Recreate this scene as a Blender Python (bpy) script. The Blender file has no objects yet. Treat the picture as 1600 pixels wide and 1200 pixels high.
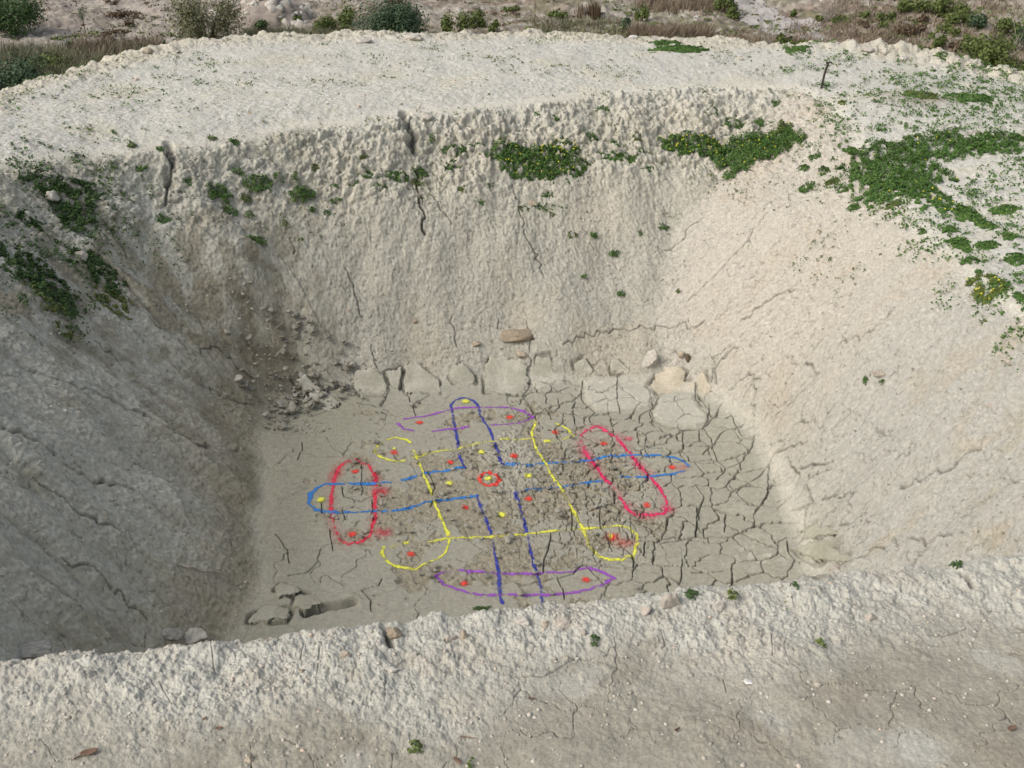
import bpy, math, random, time
import numpy as np
T0 = time.time()
random.seed(7); RNG = np.random.default_rng(7)
scene = bpy.context.scene
COL = scene.collection

# ------------------------------------------------------------------ camera, sky, sun, exposure
F_PX = 1570.0; PITCH = math.radians(30.0)
cd = bpy.data.cameras.new("camera"); cam = bpy.data.objects.new("camera", cd); COL.objects.link(cam)
cd.sensor_width = 36.0; cd.lens = F_PX / 1600.0 * 36.0
cd.clip_start = 0.05; cd.clip_end = 3000
cam.rotation_euler = (math.radians(90) - PITCH, 0, 0)
scene.camera = cam
SUN_EL, SUN_AZ = math.radians(44), math.radians(-112)      # azimuth clockwise from +Y
w = bpy.data.worlds.new("World"); scene.world = w; w.use_nodes = True
nt = w.node_tree; bgn = nt.nodes["Background"]
sky = nt.nodes.new("ShaderNodeTexSky"); sky.sky_type = 'NISHITA'; sky.sun_disc = False
sky.sun_elevation = SUN_EL; sky.sun_rotation = SUN_AZ
sky.air_density = 1.0; sky.dust_density = 6.0; sky.ozone_density = 1.0
hs = nt.nodes.new("ShaderNodeHueSaturation"); hs.inputs['Saturation'].default_value = .55      # thin high overcast
nt.links.new(sky.outputs[0], hs.inputs['Color']); nt.links.new(hs.outputs[0], bgn.inputs[0]); bgn.inputs[1].default_value = 0.15
sl = bpy.data.lights.new("sun", 'SUN'); sl.energy = 0.5; sl.angle = math.radians(40); sl.color = (1.0, 0.92, 0.83)
so = bpy.data.objects.new("sun", sl); COL.objects.link(so)
from mathutils import Vector
sd = Vector((math.cos(SUN_EL) * math.sin(SUN_AZ), math.cos(SUN_EL) * math.cos(SUN_AZ), math.sin(SUN_EL)))
so.rotation_euler = (-sd).to_track_quat('-Z', 'Y').to_euler()
scene.view_settings.view_transform = 'Standard'; scene.view_settings.look = 'None'
scene.view_settings.exposure = 0.20; scene.view_settings.gamma = 1.0
scene.render.engine = 'CYCLES'
scene.cycles.max_bounces = 5; scene.cycles.diffuse_bounces = 3; scene.cycles.glossy_bounces = 1
scene.cycles.transparent_max_bounces = 12

# ------------------------------------------------------------------ noise
f32 = np.float32
_r = np.random.default_rng(11)
_ang = _r.uniform(0, 2 * np.pi, 65536)
_GX = np.cos(_ang).astype(f32); _GY = np.sin(_ang).astype(f32)
_JX = _r.uniform(.08, .92, 65536).astype(f32); _JY = _r.uniform(.08, .92, 65536).astype(f32)
_RV = _r.uniform(0, 1, 65536).astype(f32)
def pn(x, y, s=0):
    x = np.asarray(x, f32) + f32(s * 17.37 + 300); y = np.asarray(y, f32) + f32(s * 9.71 + 300)
    fx = np.floor(x); fy = np.floor(y); ix = fx.astype(np.int32); iy = fy.astype(np.int32); fx = x - fx; fy = y - fy
    u = fx * fx * fx * (fx * (fx * 6 - 15) + 10); v = fy * fy * fy * (fy * (fy * 6 - 15) + 10)
    a = (ix & 255) << 8; b = ((ix + 1) & 255) << 8; c = iy & 255; d = (iy + 1) & 255
    def g(h, dx, dy): return _GX[h] * dx + _GY[h] * dy
    n0 = g(a | c, fx, fy); n1 = g(b | c, fx - 1, fy); n2 = g(a | d, fx, fy - 1); n3 = g(b | d, fx - 1, fy - 1)
    n0 += u * (n1 - n0); n2 += u * (n3 - n2)
    return (n0 + v * (n2 - n0)) * f32(1.5)
def fbm(x, y, o=3, s=0, g=.5, l=2.03):
    t = 0; a = 1.0
    for k in range(o):
        t = t + a * pn(x, y, s + k * 3); x = x * l; y = y * l; a *= g
    return t
def worley(x, y, s=0):
    x = np.asarray(x, f32) + f32(s * 13.1 + 300); y = np.asarray(y, f32) + f32(s * 7.3 + 300)
    fx = np.floor(x); fy = np.floor(y); ix = fx.astype(np.int32); iy = fy.astype(np.int32); fx = x - fx; fy = y - fy
    f1 = np.full(x.shape, 9, f32); f2 = f1.copy(); idv = np.zeros(x.shape, f32)
    for i in (-1, 0, 1):
        for j in (-1, 0, 1):
            h = (((ix + i) & 255) << 8) | ((iy + j) & 255)
            dx = _JX[h] + i - fx; dy = _JY[h] + j - fy; d = dx * dx + dy * dy
            m = d < f1
            f2 = np.where(m, f1, np.minimum(f2, d)); idv = np.where(m, _RV[h], idv); f1 = np.where(m, d, f1)
    return np.sqrt(f1), np.sqrt(f2), idv
def ss(a, b, x):
    t = np.clip((x - a) / (b - a), 0, 1); return t * t * (3 - 2 * t)
def lerp(a, b, t): return a + (b - a) * t

# ------------------------------------------------------------------ plan of the pit
FOOT = [(-2.75, 9.65), (-2.30, 10.02), (-1.2, 10.25), (0.4, 10.32), (1.7, 10.25), (2.35, 9.95), (2.55, 9.2), (2.62, 8.0), (2.6, 6.7), (2.4, 5.6), (1.0, 4.9), (-1.2, 4.7), (-2.35, 4.7), (-2.2, 6.0), (-2.12, 6.5), (-2.28, 7.4), (-2.48, 8.5)]
RIM = [(-5.5, 10.3, -3.25), (-4.7, 11.0, -3.35), (-4.0, 11.45, -3.4), (-2.8, 12.2, -3.4), (-1.3, 12.85, -3.4), (0.0, 13.35, -3.4), (1.3, 13.9, -3.4), (2.8, 14.25, -3.42), (3.9, 14.2, -3.42),
       (4.25, 13.2, -3.45), (4.2, 11.0, -3.5), (4.15, 9.0, -3.5), (4.25, 7.3, -3.4), (4.5, 5.6, -3.05), (4.6, 4.0, -2.5), (3.9, 2.80, -2.10), (2.6, 2.42, -1.87), (1.44, 2.22, -1.80), (0.0, 2.02, -1.838), (-1.25, 1.82, -1.815), (-2.6, 1.72, -1.92), (-4.2, 2.6, -2.1),
       (-5.4, 4.4, -2.6), (-5.7, 7.0, -3.0), (-5.7, 9.2, -3.2)]
PLAT = [(-7.0, 12.5), (-6.75, 13.6), (-6.3, 15.0), (-5.5, 16.6), (-3.9, 17.4), (-1.5, 17.5), (1.1, 17.5), (3.2, 17.1), (4.9, 16.5), (6.4, 15.9), (7.6, 14.4), (8.6, 12.0), (9, 6), (9, -6), (4, -9), (-5, -9), (-8, -5), (-8, 5), (-7.4, 9)]
def poly_sd(X, Y, P):
    n = len(P); best = np.full(X.shape, 1e9); par = np.zeros(X.shape); inside = np.zeros(X.shape, bool)
    for i in range(n):
        x0, y0 = P[i][:2]; x1, y1 = P[(i + 1) % n][:2]
        ex, ey = x1 - x0, y1 - y0
        t = np.clip(((X - x0) * ex + (Y - y0) * ey) / (ex * ex + ey * ey), 0, 1)
        d = np.hypot(X - x0 - t * ex, Y - y0 - t * ey)
        m = d < best; best = np.where(m, d, best); par = np.where(m, i + t, par)
        c = ((y0 <= Y) & (y1 > Y)) | ((y1 <= Y) & (y0 > Y))
        if c.any() and ey != 0:
            inside ^= c & (X < x0 + (Y - y0) / (ey if ey else 1e-9) * ex)
    return np.where(inside, -best, best), par
def blur(A, n):
    for _ in range(n):
        B = np.pad(A, 1, mode='edge'); A = (B[:-2, 1:-1] + 2 * B[1:-1, 1:-1] + B[2:, 1:-1]) / 4
        B = np.pad(A, 1, mode='edge'); A = (B[1:-1, :-2] + 2 * B[1:-1, 1:-1] + B[1:-1, 2:]) / 4
    return A
CS = 0.06; GX0, GY0 = -16.0, -14.0; NXc, NYc = 534, 640
gx, gy = np.meshgrid(GX0 + CS * np.arange(NXc), GY0 + CS * np.arange(NYc))
wx = gx + .10 * fbm(gx * .9, gy * .9, 2, 5); wy = gy + .10 * fbm(gx * .9, gy * .9, 2, 25)
dF, _ = poly_sd(wx, wy, FOOT)
nearm = ss(4.5, 2.6, gy)
dR, pR = poly_sd(lerp(wx, gx, nearm), lerp(wy, gy, nearm), RIM)
zr = np.array([p[2] for p in RIM]); i0 = np.floor(pR).astype(int) % len(RIM)
zrim = blur(lerp(zr[i0], zr[(i0 + 1) % len(RIM)], pR - np.floor(pR)), 30)
S = np.where(dF < 0, 0, np.where(dR > 0, 1, dF / np.maximum(dF - np.minimum(dR, 0), 1e-4)))
prof = np.interp(S, [0, .05, .2, .62, .74, .9, 1.0], [0, .025, .19, .71, .80, .94, 1.0])
profn = np.interp(S, [0, .06, .75, .93, 1.0], [0, .03, .64, .875, 1.0])
prof = lerp(prof, profn, ss(4.2, 3.2, gy))
FL = -6.0
Z = FL + (zrim - FL) * prof
Z = np.where(dF < 0, FL + .05 * ss(.5, 0, -dF), Z)
out = np.maximum(dR, 0)
far_side = ss(3.0, 8.0, gy)
Z = Z + np.where(dR > 0, far_side * (.05 + .10 * ss(0, .8, out)) * ss(0, .5, out) * 0.6 + (1 - far_side) * .10 * ss(0, 1.2, out), 0)
# shoulder of the right rim, sloping down to the pit
Z = Z - .22 * np.exp(-((gx - 4.6) / .9) ** 2) * ss(13.2, 11.5, gy) * ss(5.0, 7.0, gy)
# low spoil heaps on the far plateau
Z = Z + .10 * np.exp(-(((gx - 5.4) / 1.2) ** 2 + ((gy - 15.9) / .5) ** 2)) * (dR > 0)
dP, _ = poly_sd(gx + .25 * fbm(gx * .8, gy * .8, 3, 45), gy + .25 * fbm(gx * .8, gy * .8, 3, 55), PLAT)
Z = np.where(dP > 0, Z - .62 * np.maximum(dP, 0), Z)
rough = blur(np.where(dF < 0, 0.0, 1.0), 3)
Z = lerp(Z, blur(Z, 22), ss(.9, .2, np.abs(dR)) * ss(8, 10, gy))
Zs = blur(Z, 2); crest = ss(.3, .05, np.abs(dR)) * (gy < 4.4); Z = lerp(Zs, blur(Z, 1), crest)
GYm, GXm = np.gradient(blur(Z, 2), CS)
def samp(A, x, y):
    u = np.clip((x - GX0) / CS, 0, NXc - 1.001); v = np.clip((y - GY0) / CS, 0, NYc - 1.001)
    i = u.astype(np.int32); j = v.astype(np.int32); u = u - i; v = v - j
    a = A[j, i] * (1 - u) + A[j, i + 1] * u; b = A[j + 1, i] * (1 - u) + A[j + 1, i + 1] * u
    return (a * (1 - v) + b * v).astype(f32)
def valley(x, y):
    r = np.hypot(x, y)
    h = -8.0 + .5 * fbm(x * .06, y * .06, 3, 71) + .14 * fbm(x * .35, y * .35, 3, 75)
    h = h + .7 * ss(30, 60, y) * ss(6, 20, x) + .16 * np.maximum(r - 75, 0) * ss(60, 200, r) + 3.0 * ss(80, 250, r) * fbm(x * .01, y * .01, 3, 81)
    return h.astype(f32)

# ------------------------------------------------------------------ the ground sheet: rings round the camera, fine where the photo looks
az = np.concatenate([np.linspace(-180, -39, 60, endpoint=False), np.linspace(-39, 39, 1560), np.linspace(39, 180, 61)[1:-1]])
rr = np.concatenate([np.linspace(.25, 1.25, 20, endpoint=False), np.linspace(1.25, 2.75, 440, endpoint=False), np.linspace(2.75, 5.6, 80, endpoint=False),
                     np.linspace(5.6, 10.3, 460, endpoint=False), np.linspace(10.3, 14.7, 500, endpoint=False), np.linspace(14.7, 19, 120, endpoint=False),
                     np.linspace(19, 30, 50, endpoint=False), np.linspace(30, 62, 330, endpoint=False), np.geomspace(62, 1500, 50)])
AZR = np.radians(az); NA, NR = len(az), len(rr)
X = (rr[:, None] * np.sin(AZR)[None, :]).astype(f32); Y = (rr[:, None] * np.cos(AZR)[None, :]).astype(f32)
inb = (X > GX0) & (X < GX0 + CS * (NXc - 1)) & (Y > GY0) & (Y < GY0 + CS * (NYc - 1))
vz = valley(X, Y)
Zb = np.where(inb, samp(Z, X, Y), f32(-30))
Zb = np.maximum(Zb, vz) + .0
tv = ss(0, 1.2, Zb - vz)           # 1 on the pit island, 0 in the valley
SS = np.where(inb, samp(S, X, Y), 1); DF = np.where(inb, samp(dF, X, Y), 20); DR = np.where(inb, samp(dR, X, Y), 20); DP = np.where(inb, samp(dP, X, Y), 20)
NXg = np.where(inb, samp(GXm, X, Y), 0); NYg = np.where(inb, samp(GYm, X, Y), 0)
slope = np.hypot(NXg, NYg)
def stage(m): print("STAGE", m, round(time.time() - T0, 1))
stage("base")
D = np.zeros(X.shape, f32)
def add(mask, fn, U=None, V=None):
    m = mask > .01
    U = X if U is None else U; V = Y if V is None else V
    if m.any(): D[m] += (mask[m] * fn(U[m], V[m], m)).astype(f32)
XU = X + .7 * (np.clip(Zb, -6, -2) + 6) * np.tanh(X / 3); YV = Y + .75 * (np.clip(Zb, -6, -2) + 6)      # stretched so that grain on the slopes is not drawn out
wall = ss(-.05, .25, DF) * ss(.05, -.15, DR) * (rr[:, None] > 3)
floor = ss(.12, -.06, DF)
lft = ss(.2, .75, -NXg / np.maximum(slope, .05)) * wall      # left wall: z falls with x
rgt = ss(.2, .75, NXg / np.maximum(slope, .05)) * wall
back = np.clip(wall - lft - rgt, 0, 1) * (Y > 7)
near = ss(4.2, 3.2, np.broadcast_to(rr[:, None], X.shape)) + 0 * X
plat = ss(-.1, .25, DR) * ss(.6, -.2, DP) * (1 - near) * tv
upper = ss(.5, .72, SS) * wall
edgep = ss(-1.0, -.3, DP) * ss(1.5, .3, DP) * ss(9, 12, Y)
val = 1 - tv
# broad relief
add(wall, lambda x, y, m: .055 * fbm(x * 1.0, y * 1.0, 2, 3))
add(back, lambda x, y, m: .050 * (pn(x * 1.6, y * .9, 14)) + .010 * pn(x * 5, y * 3.0, 15))
add(lft, lambda x, y, m: .060 * pn(x * .55 + y * .12, y * 2.0, 16) + .024 * pn(x * .9, y * 5.5, 17) + .008 * pn(x * 3, y * 17, 117))
add(rgt, lambda x, y, m: .026 * pn(x * .6, y * 2.0, 18) + .010 * pn(x * 1.2, y * 6.5, 19) + .007 * pn(x * 3.5, y * 16, 118) * ss(-.2, .5, pn(x * 1.3, y * 2, 119)) + .004 * pn(x * 8, y * 34, 120))
# stepped ledges on the left wall (slabs peeling along the slope)
def ledge(x, y, m):
    t = y * 1.15 + .35 * fbm(x * .8, y * .5, 3, 21) + .12 * x
    fr = t - np.floor(t)
    return .05 * (fr ** 3) * ss(-.3, .3, pn(x * .7, y * .9, 22))
add(lft, ledge)
def ledge2(x, y, m):
    t = y * 1.7 + .3 * fbm(x * 1.1, y * .8, 3, 23) - .2 * x
    fr = t - np.floor(t)
    return .012 * ((1 - fr) ** 4) * ss(-.1, .4, pn(x * .8, y * 1.1, 24))
add(rgt, ledge2)
# the bench with plants on the far wall: little step
add(back, lambda x, y, m: .05 * pn(x * 1.7, y * 1.7, 26) * upper[m])
stage("broad")
# clods
roughw = np.clip(.35 * wall + .9 * upper * (1 - .4 * lft) + .25 * plat + 1.2 * edgep * tv, 0, 1.4)
def clod(sc, amp, s, e=1.0):
    def fn(x, y, m):
        xs = x + .3 / sc * pn(x * sc * 1.3, y * sc * 1.3, s + 50); ys = y + .3 / sc * pn(x * sc * 1.3, y * sc * 1.3, s + 60)
        f1, f2, idv = worley(xs * sc, ys * sc, s)
        b = np.clip(1 - (f1 * 1.45) ** 2, 0, 1) ** e
        return amp * b * (idv > .35) * (.35 + idv)
    return fn
bk = np.clip(back + .5 * rgt * ss(11.5, 13, Y) + .2 * rgt + .55 * lft, 0, 1)
add(roughw * bk * upper, clod(6.0, .045, 31), XU, YV); add(roughw * bk * (.35 + .65 * upper) + .25 * edgep, clod(13, .026, 32), XU, YV)
add(np.clip(roughw + .15 * wall, 0, 1) * ss(4, 6, np.broadcast_to(rr[:, None], X.shape)) * (X > -9) * (Y < 19), clod(27, .012, 33), XU, YV)
add(wall * ss(.12, .45, SS), lambda x, y, m: .006 * fbm(x * 24, y * 24, 3, 34, g=.75), XU, YV)
add(wall, lambda x, y, m: .009 * fbm(x * 9, y * 9, 3, 36) + .004 * fbm(x * 31, y * 31, 2, 38), XU, YV)
add(lft * .9 + .35 * rgt, lambda x, y, m: .012 * np.abs(pn(x * 5, y * 22, 39)) - .006)
add(back * ss(.12, .3, SS) * ss(.85, .6, SS), lambda x, y, m: -.017 * (1 - np.abs(pn(x * 4.2 + .3 * pn(x * 1.5, y * 1.5, 121), y * .55, 122))) ** 5 * ss(-.2, .4, pn(x * .9, y * .8, 123)) + .006 * pn(x * 9, y * 1.3, 124), XU, YV)
add(lft * ss(.1, .3, SS), lambda x, y, m: -.05 * (1 - np.abs(pn(x * .42 + y * .15, y * 1.5 + .35 * pn(x * 1.2, y * 1.2, 125), 126))) ** 9 - .016 * (1 - np.abs(pn(x * .8, y * 4.2, 127))) ** 6)
add(rgt * ss(.15, .3, SS), lambda x, y, m: -.022 * (1 - np.abs(pn(x * .9, y * 3.6 + .3 * pn(x * 1.5, y * 1.5, 128), 129))) ** 7 * ss(-.1, .4, pn(x * .8, y * .9, 130)))
add(back, lambda x, y, m: .006 * np.abs(pn(x * 15, y * 9, 41)) + .004 * pn(x * 35, y * 30, 42), XU, YV)
add(plat, lambda x, y, m: .025 * fbm(x * 1.4, y * 1.4, 3, 43) + .009 * fbm(x * 9, y * 9, 3, 44, g=.7) + .012 * ss(.2, .7, pn(x * 2.5, y * 2.5, 46)) * pn(x * 22, y * 22, 45))
def bumps(x, y, m):
    f1, f2, idv = worley(x * 4, y * 4, 47); return .05 * np.clip(1 - (f1 * 1.7) ** 2, 0, 1) * (idv > .55) * ss(-.1, .5, pn(x * 1.1, y * 1.1, 48)) + .03 * fbm(x * 6, y * 6, 3, 49)
add(edgep * tv, bumps)
stage("clods")
# foreground berm
crestb = near * ss(-.28, -.02, -np.abs(DR) + .02) * ss(.0, .1, .6 - DR)
cr2 = near * ss(.52, .12, DR + .20 * fbm(X * 2.6, Y * 2.6, 3, 51) * near)
add(near, lambda x, y, m: .012 * fbm(x * 2.2, y * 2.2, 3, 52) + .0025 * fbm(x * 11, y * 11, 3, 53))
add(cr2, lambda x, y, m: .003 * fbm(x * 8, y * 8, 3, 54) + .0015 * fbm(x * 45, y * 45, 2, 55))
add(cr2, clod(28, .0050, 56, .8)); add(cr2, clod(60, .0036, 57, .8)); add(cr2, clod(12, .0055, 59, .8)); add(cr2, clod(115, .0026, 64, .7))
patchy = near * ss(-.1, .5, fbm(X * 4, Y * 4, 2, 58) * (near > 0))
add(patchy * .8, clod(48, .0032, 61, .7)); add(near * .7, clod(85, .0016, 62, .6))
# lumps strung along the crest line
def crl(x, y, m):
    f1, f2, idv = worley(x * 9, y * 9, 63); return .012 * np.clip(1 - (f1 * 1.6) ** 2, 0, 1) * (idv > .6)
add(near * ss(.22, .05, np.abs(DR - .05)), crl)
stage("near")
# valley
add(val, lambda x, y, m: .10 * fbm(x * 1.1, y * 1.1, 3, 65) + .05 * fbm(x * 4, y * 4, 2, 66))
add(edgep * tv * ss(2.5, 5, X) * .9, clod(5.5, .07, 67)); add(edgep * tv * ss(-.1, .4, fbm(X * .7, Y * .7, 2, 68)), clod(9, .035, 69))
# ---- floor mud
cx, cy = (X - .0) / 1.75, (Y - 8.2) / 1.9
pe = floor * 1.0; fm = floor > .01
peel = np.zeros(X.shape, f32); sub = fm
xx, yy = X[sub], Y[sub]
base_p = .66 - ((xx + .1) / 1.55) ** 2 - ((yy - 8.15) / 1.55) ** 2
pf = base_p + 1.5 * fbm(xx * 1.8, yy * 1.8, 4, 66, g=.6) + .45 * fbm(xx * 9, yy * 9, 2, 67)
peel[sub] = ss(.10, .16, pf)
rubble = np.zeros(X.shape, f32); rubble[sub] = ss(.25, .8, 1 - ((xx + .02) / .42) ** 2 - ((yy - 8.7) / .75) ** 2 + .5 * fbm(xx * 5, yy * 5, 2, 68))
add(floor * peel, lambda x, y, m: -.014 + .007 * fbm(x * 14, y * 14, 3, 69) + .004 * np.abs(pn(x * 50, y * 50, 70)))
add(floor * peel, clod(26, .007, 71)); add(floor * rubble, clod(17, .022, 72, .8)); add(floor * rubble, clod(40, .015, 73))
add(floor, lambda x, y, m: .012 * fbm(x * 1.2, y * 1.2, 2, 74) + .0015 * pn(x * 25, y * 25, 76))
# procedural mud cracks
CRK = np.zeros(X.shape, f32)
def cracks(mask, sc, wd, depth, s, warp=.25, dens=0.0):
    m = mask > .02
    x, y = X[m], Y[m]
    xs = x + warp / sc * pn(x * sc * .9, y * sc * .9, s + 5) + .1 / sc * pn(x * sc * 4, y * sc * 4, s + 6)
    ys = y + warp / sc * pn(x * sc * .9, y * sc * .9, s + 15) + .1 / sc * pn(x * sc * 4, y * sc * 4, s + 16)
    f1, f2, idv = worley(xs * sc, ys * sc, s)
    d = (f2 - f1) / sc * .5
    wv = wd * np.clip(.75 + .9 * pn(x * sc * .8, y * sc * .8, s + 25) + dens, 0, 1.6)
    g = np.clip(1 - d / np.maximum(wv, 1e-4), 0, 1) * (wv > .12 * wd)
    D[m] -= (mask[m] * depth * np.sqrt(g)).astype(f32)
    CRK[m] = np.maximum(CRK[m], mask[m] * g)
rf = floor * ss(.1, .9, X + .25 * (Y - 8)) 
cracks(rf * (1 - rubble), 3.6, .0056, .05, 101, dens=.32)
cracks(floor * ss(1.2, .3, np.abs(X - .75)) * ss(1.3, .6, np.abs(Y - 8.1)), 7.5, .0045, .025, 103, dens=.1)
cracks(floor * ss(.2, -.4, X) , 2.0, .005, .02, 105, dens=-.5)
cracks(rgt * ss(1.3, .1, DF) + .6 * wall * ss(.6, .1, DF) * (X > -.5), 3.1, .0055, .028, 107, dens=-.2)
cracks(wall * (1 - .5 * upper) * .8, 7.5, .0035, .009, 109, dens=-.35)
cracks(near * (1 - .5 * cr2), 7.0, .0017, .005, 111, dens=-.5)
stage("cracks")

# ---- helpers: pixel of the photograph (1600 wide) -> point on the ground
cp, sp = math.cos(PITCH), math.sin(PITCH)
def pixdir(px, py):
    x = (px - 800) / F_PX; c = (600 - py) / F_PX
    return x, cp + c * sp, -sp + c * cp
A0 = math.radians(-39); DA = math.radians(78) / 1559; C0 = 60
Zcur = Zb.copy()
ZMIN = 1.3
def at(px, py, zmin=None):
    zmin = zmin or ZMIN
    dx, dy, dz = pixdir(px, py); h = math.hypot(dx, dy); k = dz / h
    u = (math.atan2(dx, dy) - A0) / DA + C0; u = min(max(u, 1), NA - 2); j = int(u); t = u - j
    col = Zcur[:, j] * (1 - t) + Zcur[:, j + 1] * t
    ok = np.nonzero((col >= rr * k) & (rr > zmin))[0]
    i = ok[0]; e0 = col[i - 1] - rr[i - 1] * k; e1 = col[i] - rr[i] * k
    q = -e0 / (e1 - e0) if e1 != e0 else 0
    r = rr[i - 1] + (rr[i] - rr[i - 1]) * min(max(q, 0), 1)
    return Vector((r * dx / h, r * dy / h, r * k))
def gz(x, y):
    x = np.asarray(x, float); y = np.asarray(y, float)
    r = np.hypot(x, y); a = np.arctan2(x, y)
    i = np.clip(np.searchsorted(rr, r) - 1, 0, NR - 2); q = (r - rr[i]) / (rr[i + 1] - rr[i])
    j = np.clip(np.searchsorted(AZR, a) - 1, 0, NA - 2); t = (a - AZR[j]) / (AZR[j + 1] - AZR[j])
    return (Zcur[i, j] * (1 - q) + Zcur[i + 1, j] * q) * (1 - t) + (Zcur[i, j + 1] * (1 - q) + Zcur[i + 1, j + 1] * q) * t
def window(pts, pad):
    P = np.array([(p[0], p[1]) for p in pts]); r = np.hypot(P[:, 0], P[:, 1]); a = np.arctan2(P[:, 0], P[:, 1])
    i0 = max(0, np.searchsorted(rr, r.min() - pad) - 1); i1 = min(NR, np.searchsorted(rr, r.max() + pad) + 1)
    pa = pad / max(r.min(), .5)
    j0 = max(0, np.searchsorted(AZR, a.min() - pa) - 1); j1 = min(NA, np.searchsorted(AZR, a.max() + pa) + 1)
    return slice(i0, i1), slice(j0, j1)
def seg_d(x, y, P, closed=False):
    best = np.full(x.shape, 1e9, f32); Q = list(P) + ([P[0]] if closed else [])
    for a, b in zip(Q[:-1], Q[1:]):
        ex, ey = b[0] - a[0], b[1] - a[1]; L = ex * ex + ey * ey + 1e-12
        t = np.clip(((x - a[0]) * ex + (y - a[1]) * ey) / L, 0, 1)
        best = np.minimum(best, np.hypot(x - a[0] - t * ex, y - a[1] - t * ey))
    return best
def wp(pix): return [at(*p) for p in pix]
def carve(pix, wd=.014, depth=.06, wob=.012):
    P = wp(pix)
    Q = []
    for a, b in zip(P[:-1], P[1:]):
        n = max(1, int((b - a).length / .06))
        for k in range(n):
            q = a.lerp(b, k / n); s = 0 if k == 0 else wob
            Q.append((q.x + s * random.uniform(-1, 1), q.y + s * random.uniform(-1, 1)))
    Q.append((P[-1].x, P[-1].y))
    si, sj = window(Q, wd * 3); x, y = X[si, sj], Y[si, sj]
    d = seg_d(x, y, Q); wv = wd * (1 + .5 * pn(x * 7, y * 7, 7))
    g = np.clip(1 - d / wv, 0, 1) * (ss(-.6, .0, pn(x * 2.6, y * 2.6, 8)) if wd > .008 else 1)
    D[si, sj] -= (depth * np.sqrt(g)).astype(f32)
    D[si, sj] += (.15 * depth * np.exp(-((d - 1.6 * wd) / wd) ** 2) * .6).astype(f32)
    CRK[si, sj] = np.maximum(CRK[si, sj], g)
FCR = [[(910,596),(910,625),(930,644),(966,645)], [(965,585),(964,627),(969,646)], [(1087,600),(1089,627),(1097,637)], [(1029,622),(1020,640),(1000,650),(999,662)],
 [(1015,645),(1022,659),(1045,669),(1070,671),(1098,670),(1107,658),(1108,632)], [(895,645),(898,662),(903,670)], [(930,644),(921,653),(924,663),(955,666),(966,660)],
 [(780,615),(817,618),(832,600)], [(817,618),(831,637),(833,646)], [(847,600),(872,612),(890,605)], [(873,622),(875,632),(865,644),(853,637)], [(853,637),(862,655),(880,660)],
 [(997,672),(997,692),(1002,697),(1032,695),(1041,692),(1043,686),(1070,673)], [(1066,671),(1070,702)], [(1092,671),(1094,689)], [(1072,690),(1095,689),(1110,695),(1098,710),(1075,705)],
 [(1065,705),(1075,712),(1078,722),(1105,724),(1122,721),(1112,698),(1130,675),(1152,668),(1142,648)], [(1152,668),(1160,682),(1175,687),(1180,680)], [(1122,721),(1134,732),(1130,740),(1119,750)],
 [(1134,732),(1155,725),(1170,708),(1180,685)], [(1007,700),(1016,714),(1040,715)], [(1065,705),(1045,711)], [(958,744),(958,752),(952,762),(965,768)], [(977,748),(985,760)],
 [(1090,790),(1088,837)], [(1134,800),(1132,832)], [(1088,757),(1100,775),(1092,803),(1087,838)], [(938,795),(940,825)], [(893,795),(894,830)], [(861,833),(858,850),(850,875),(849,895)],
 [(940,825),(951,843),(957,862)], [(920,842),(1030,846),(1033,850)], [(985,820),(988,843)], [(1009,846),(1005,868)], [(985,843),(1010,872)], [(990,892),(988,865)],
 [(810,918),(850,908),(895,898),(912,882),(980,890),(1027,895)], [(872,907),(880,922),(882,936)], [(917,885),(935,903),(950,908)], [(1066,872),(1062,912)], [(1080,895),(1130,893)],
 [(1034,850),(1080,840),(1145,838),(1180,820)], [(1055,842),(1085,840)], [(1230,845),(1232,862),(1250,880)], [(600,620),(594,635)], [(625,590),(606,600),(608,612),(596,635)], [(627,595),(630,608),(645,632),(650,650)],
 [(645,632),(672,618)], [(450,640),(490,650),(530,632)], [(558,628),(590,636)], [(565,724),(566,745),(565,772)], [(535,760),(537,775),(565,783),(600,762)], [(535,795),(540,812)], [(581,780),(583,815)],
 [(472,690),(473,703),(465,720)], [(430,835),(450,860),(452,880)], [(498,875),(480,895),(450,900)], [(565,925),(592,915),(597,905)], [(565,925),(580,940),(580,955)], [(485,930),(508,955)], [(502,785),(503,800),(520,810)],
 [(516,827),(520,860)], [(668,735),(680,760),(672,790)], [(1215,650),(1245,625),(1282,585)], [(1282,585),(1268,570),(1258,567)], [(1150,770),(1190,742),(1210,705),(1260,690)],
 [(1180,800),(1200,770),(1202,720)], [(1202,760),(1250,730),(1300,720)], [(1140,760),(1170,790),(1215,795),(1240,770),(1250,740),(1232,720)], [(1258,795),(1262,830),(1248,850)], [(1235,800),(1270,785),(1262,760)]]
def z4(ox, oy, s, pts): return [(ox + x * s, oy + y * s) for x, y in pts]
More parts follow.
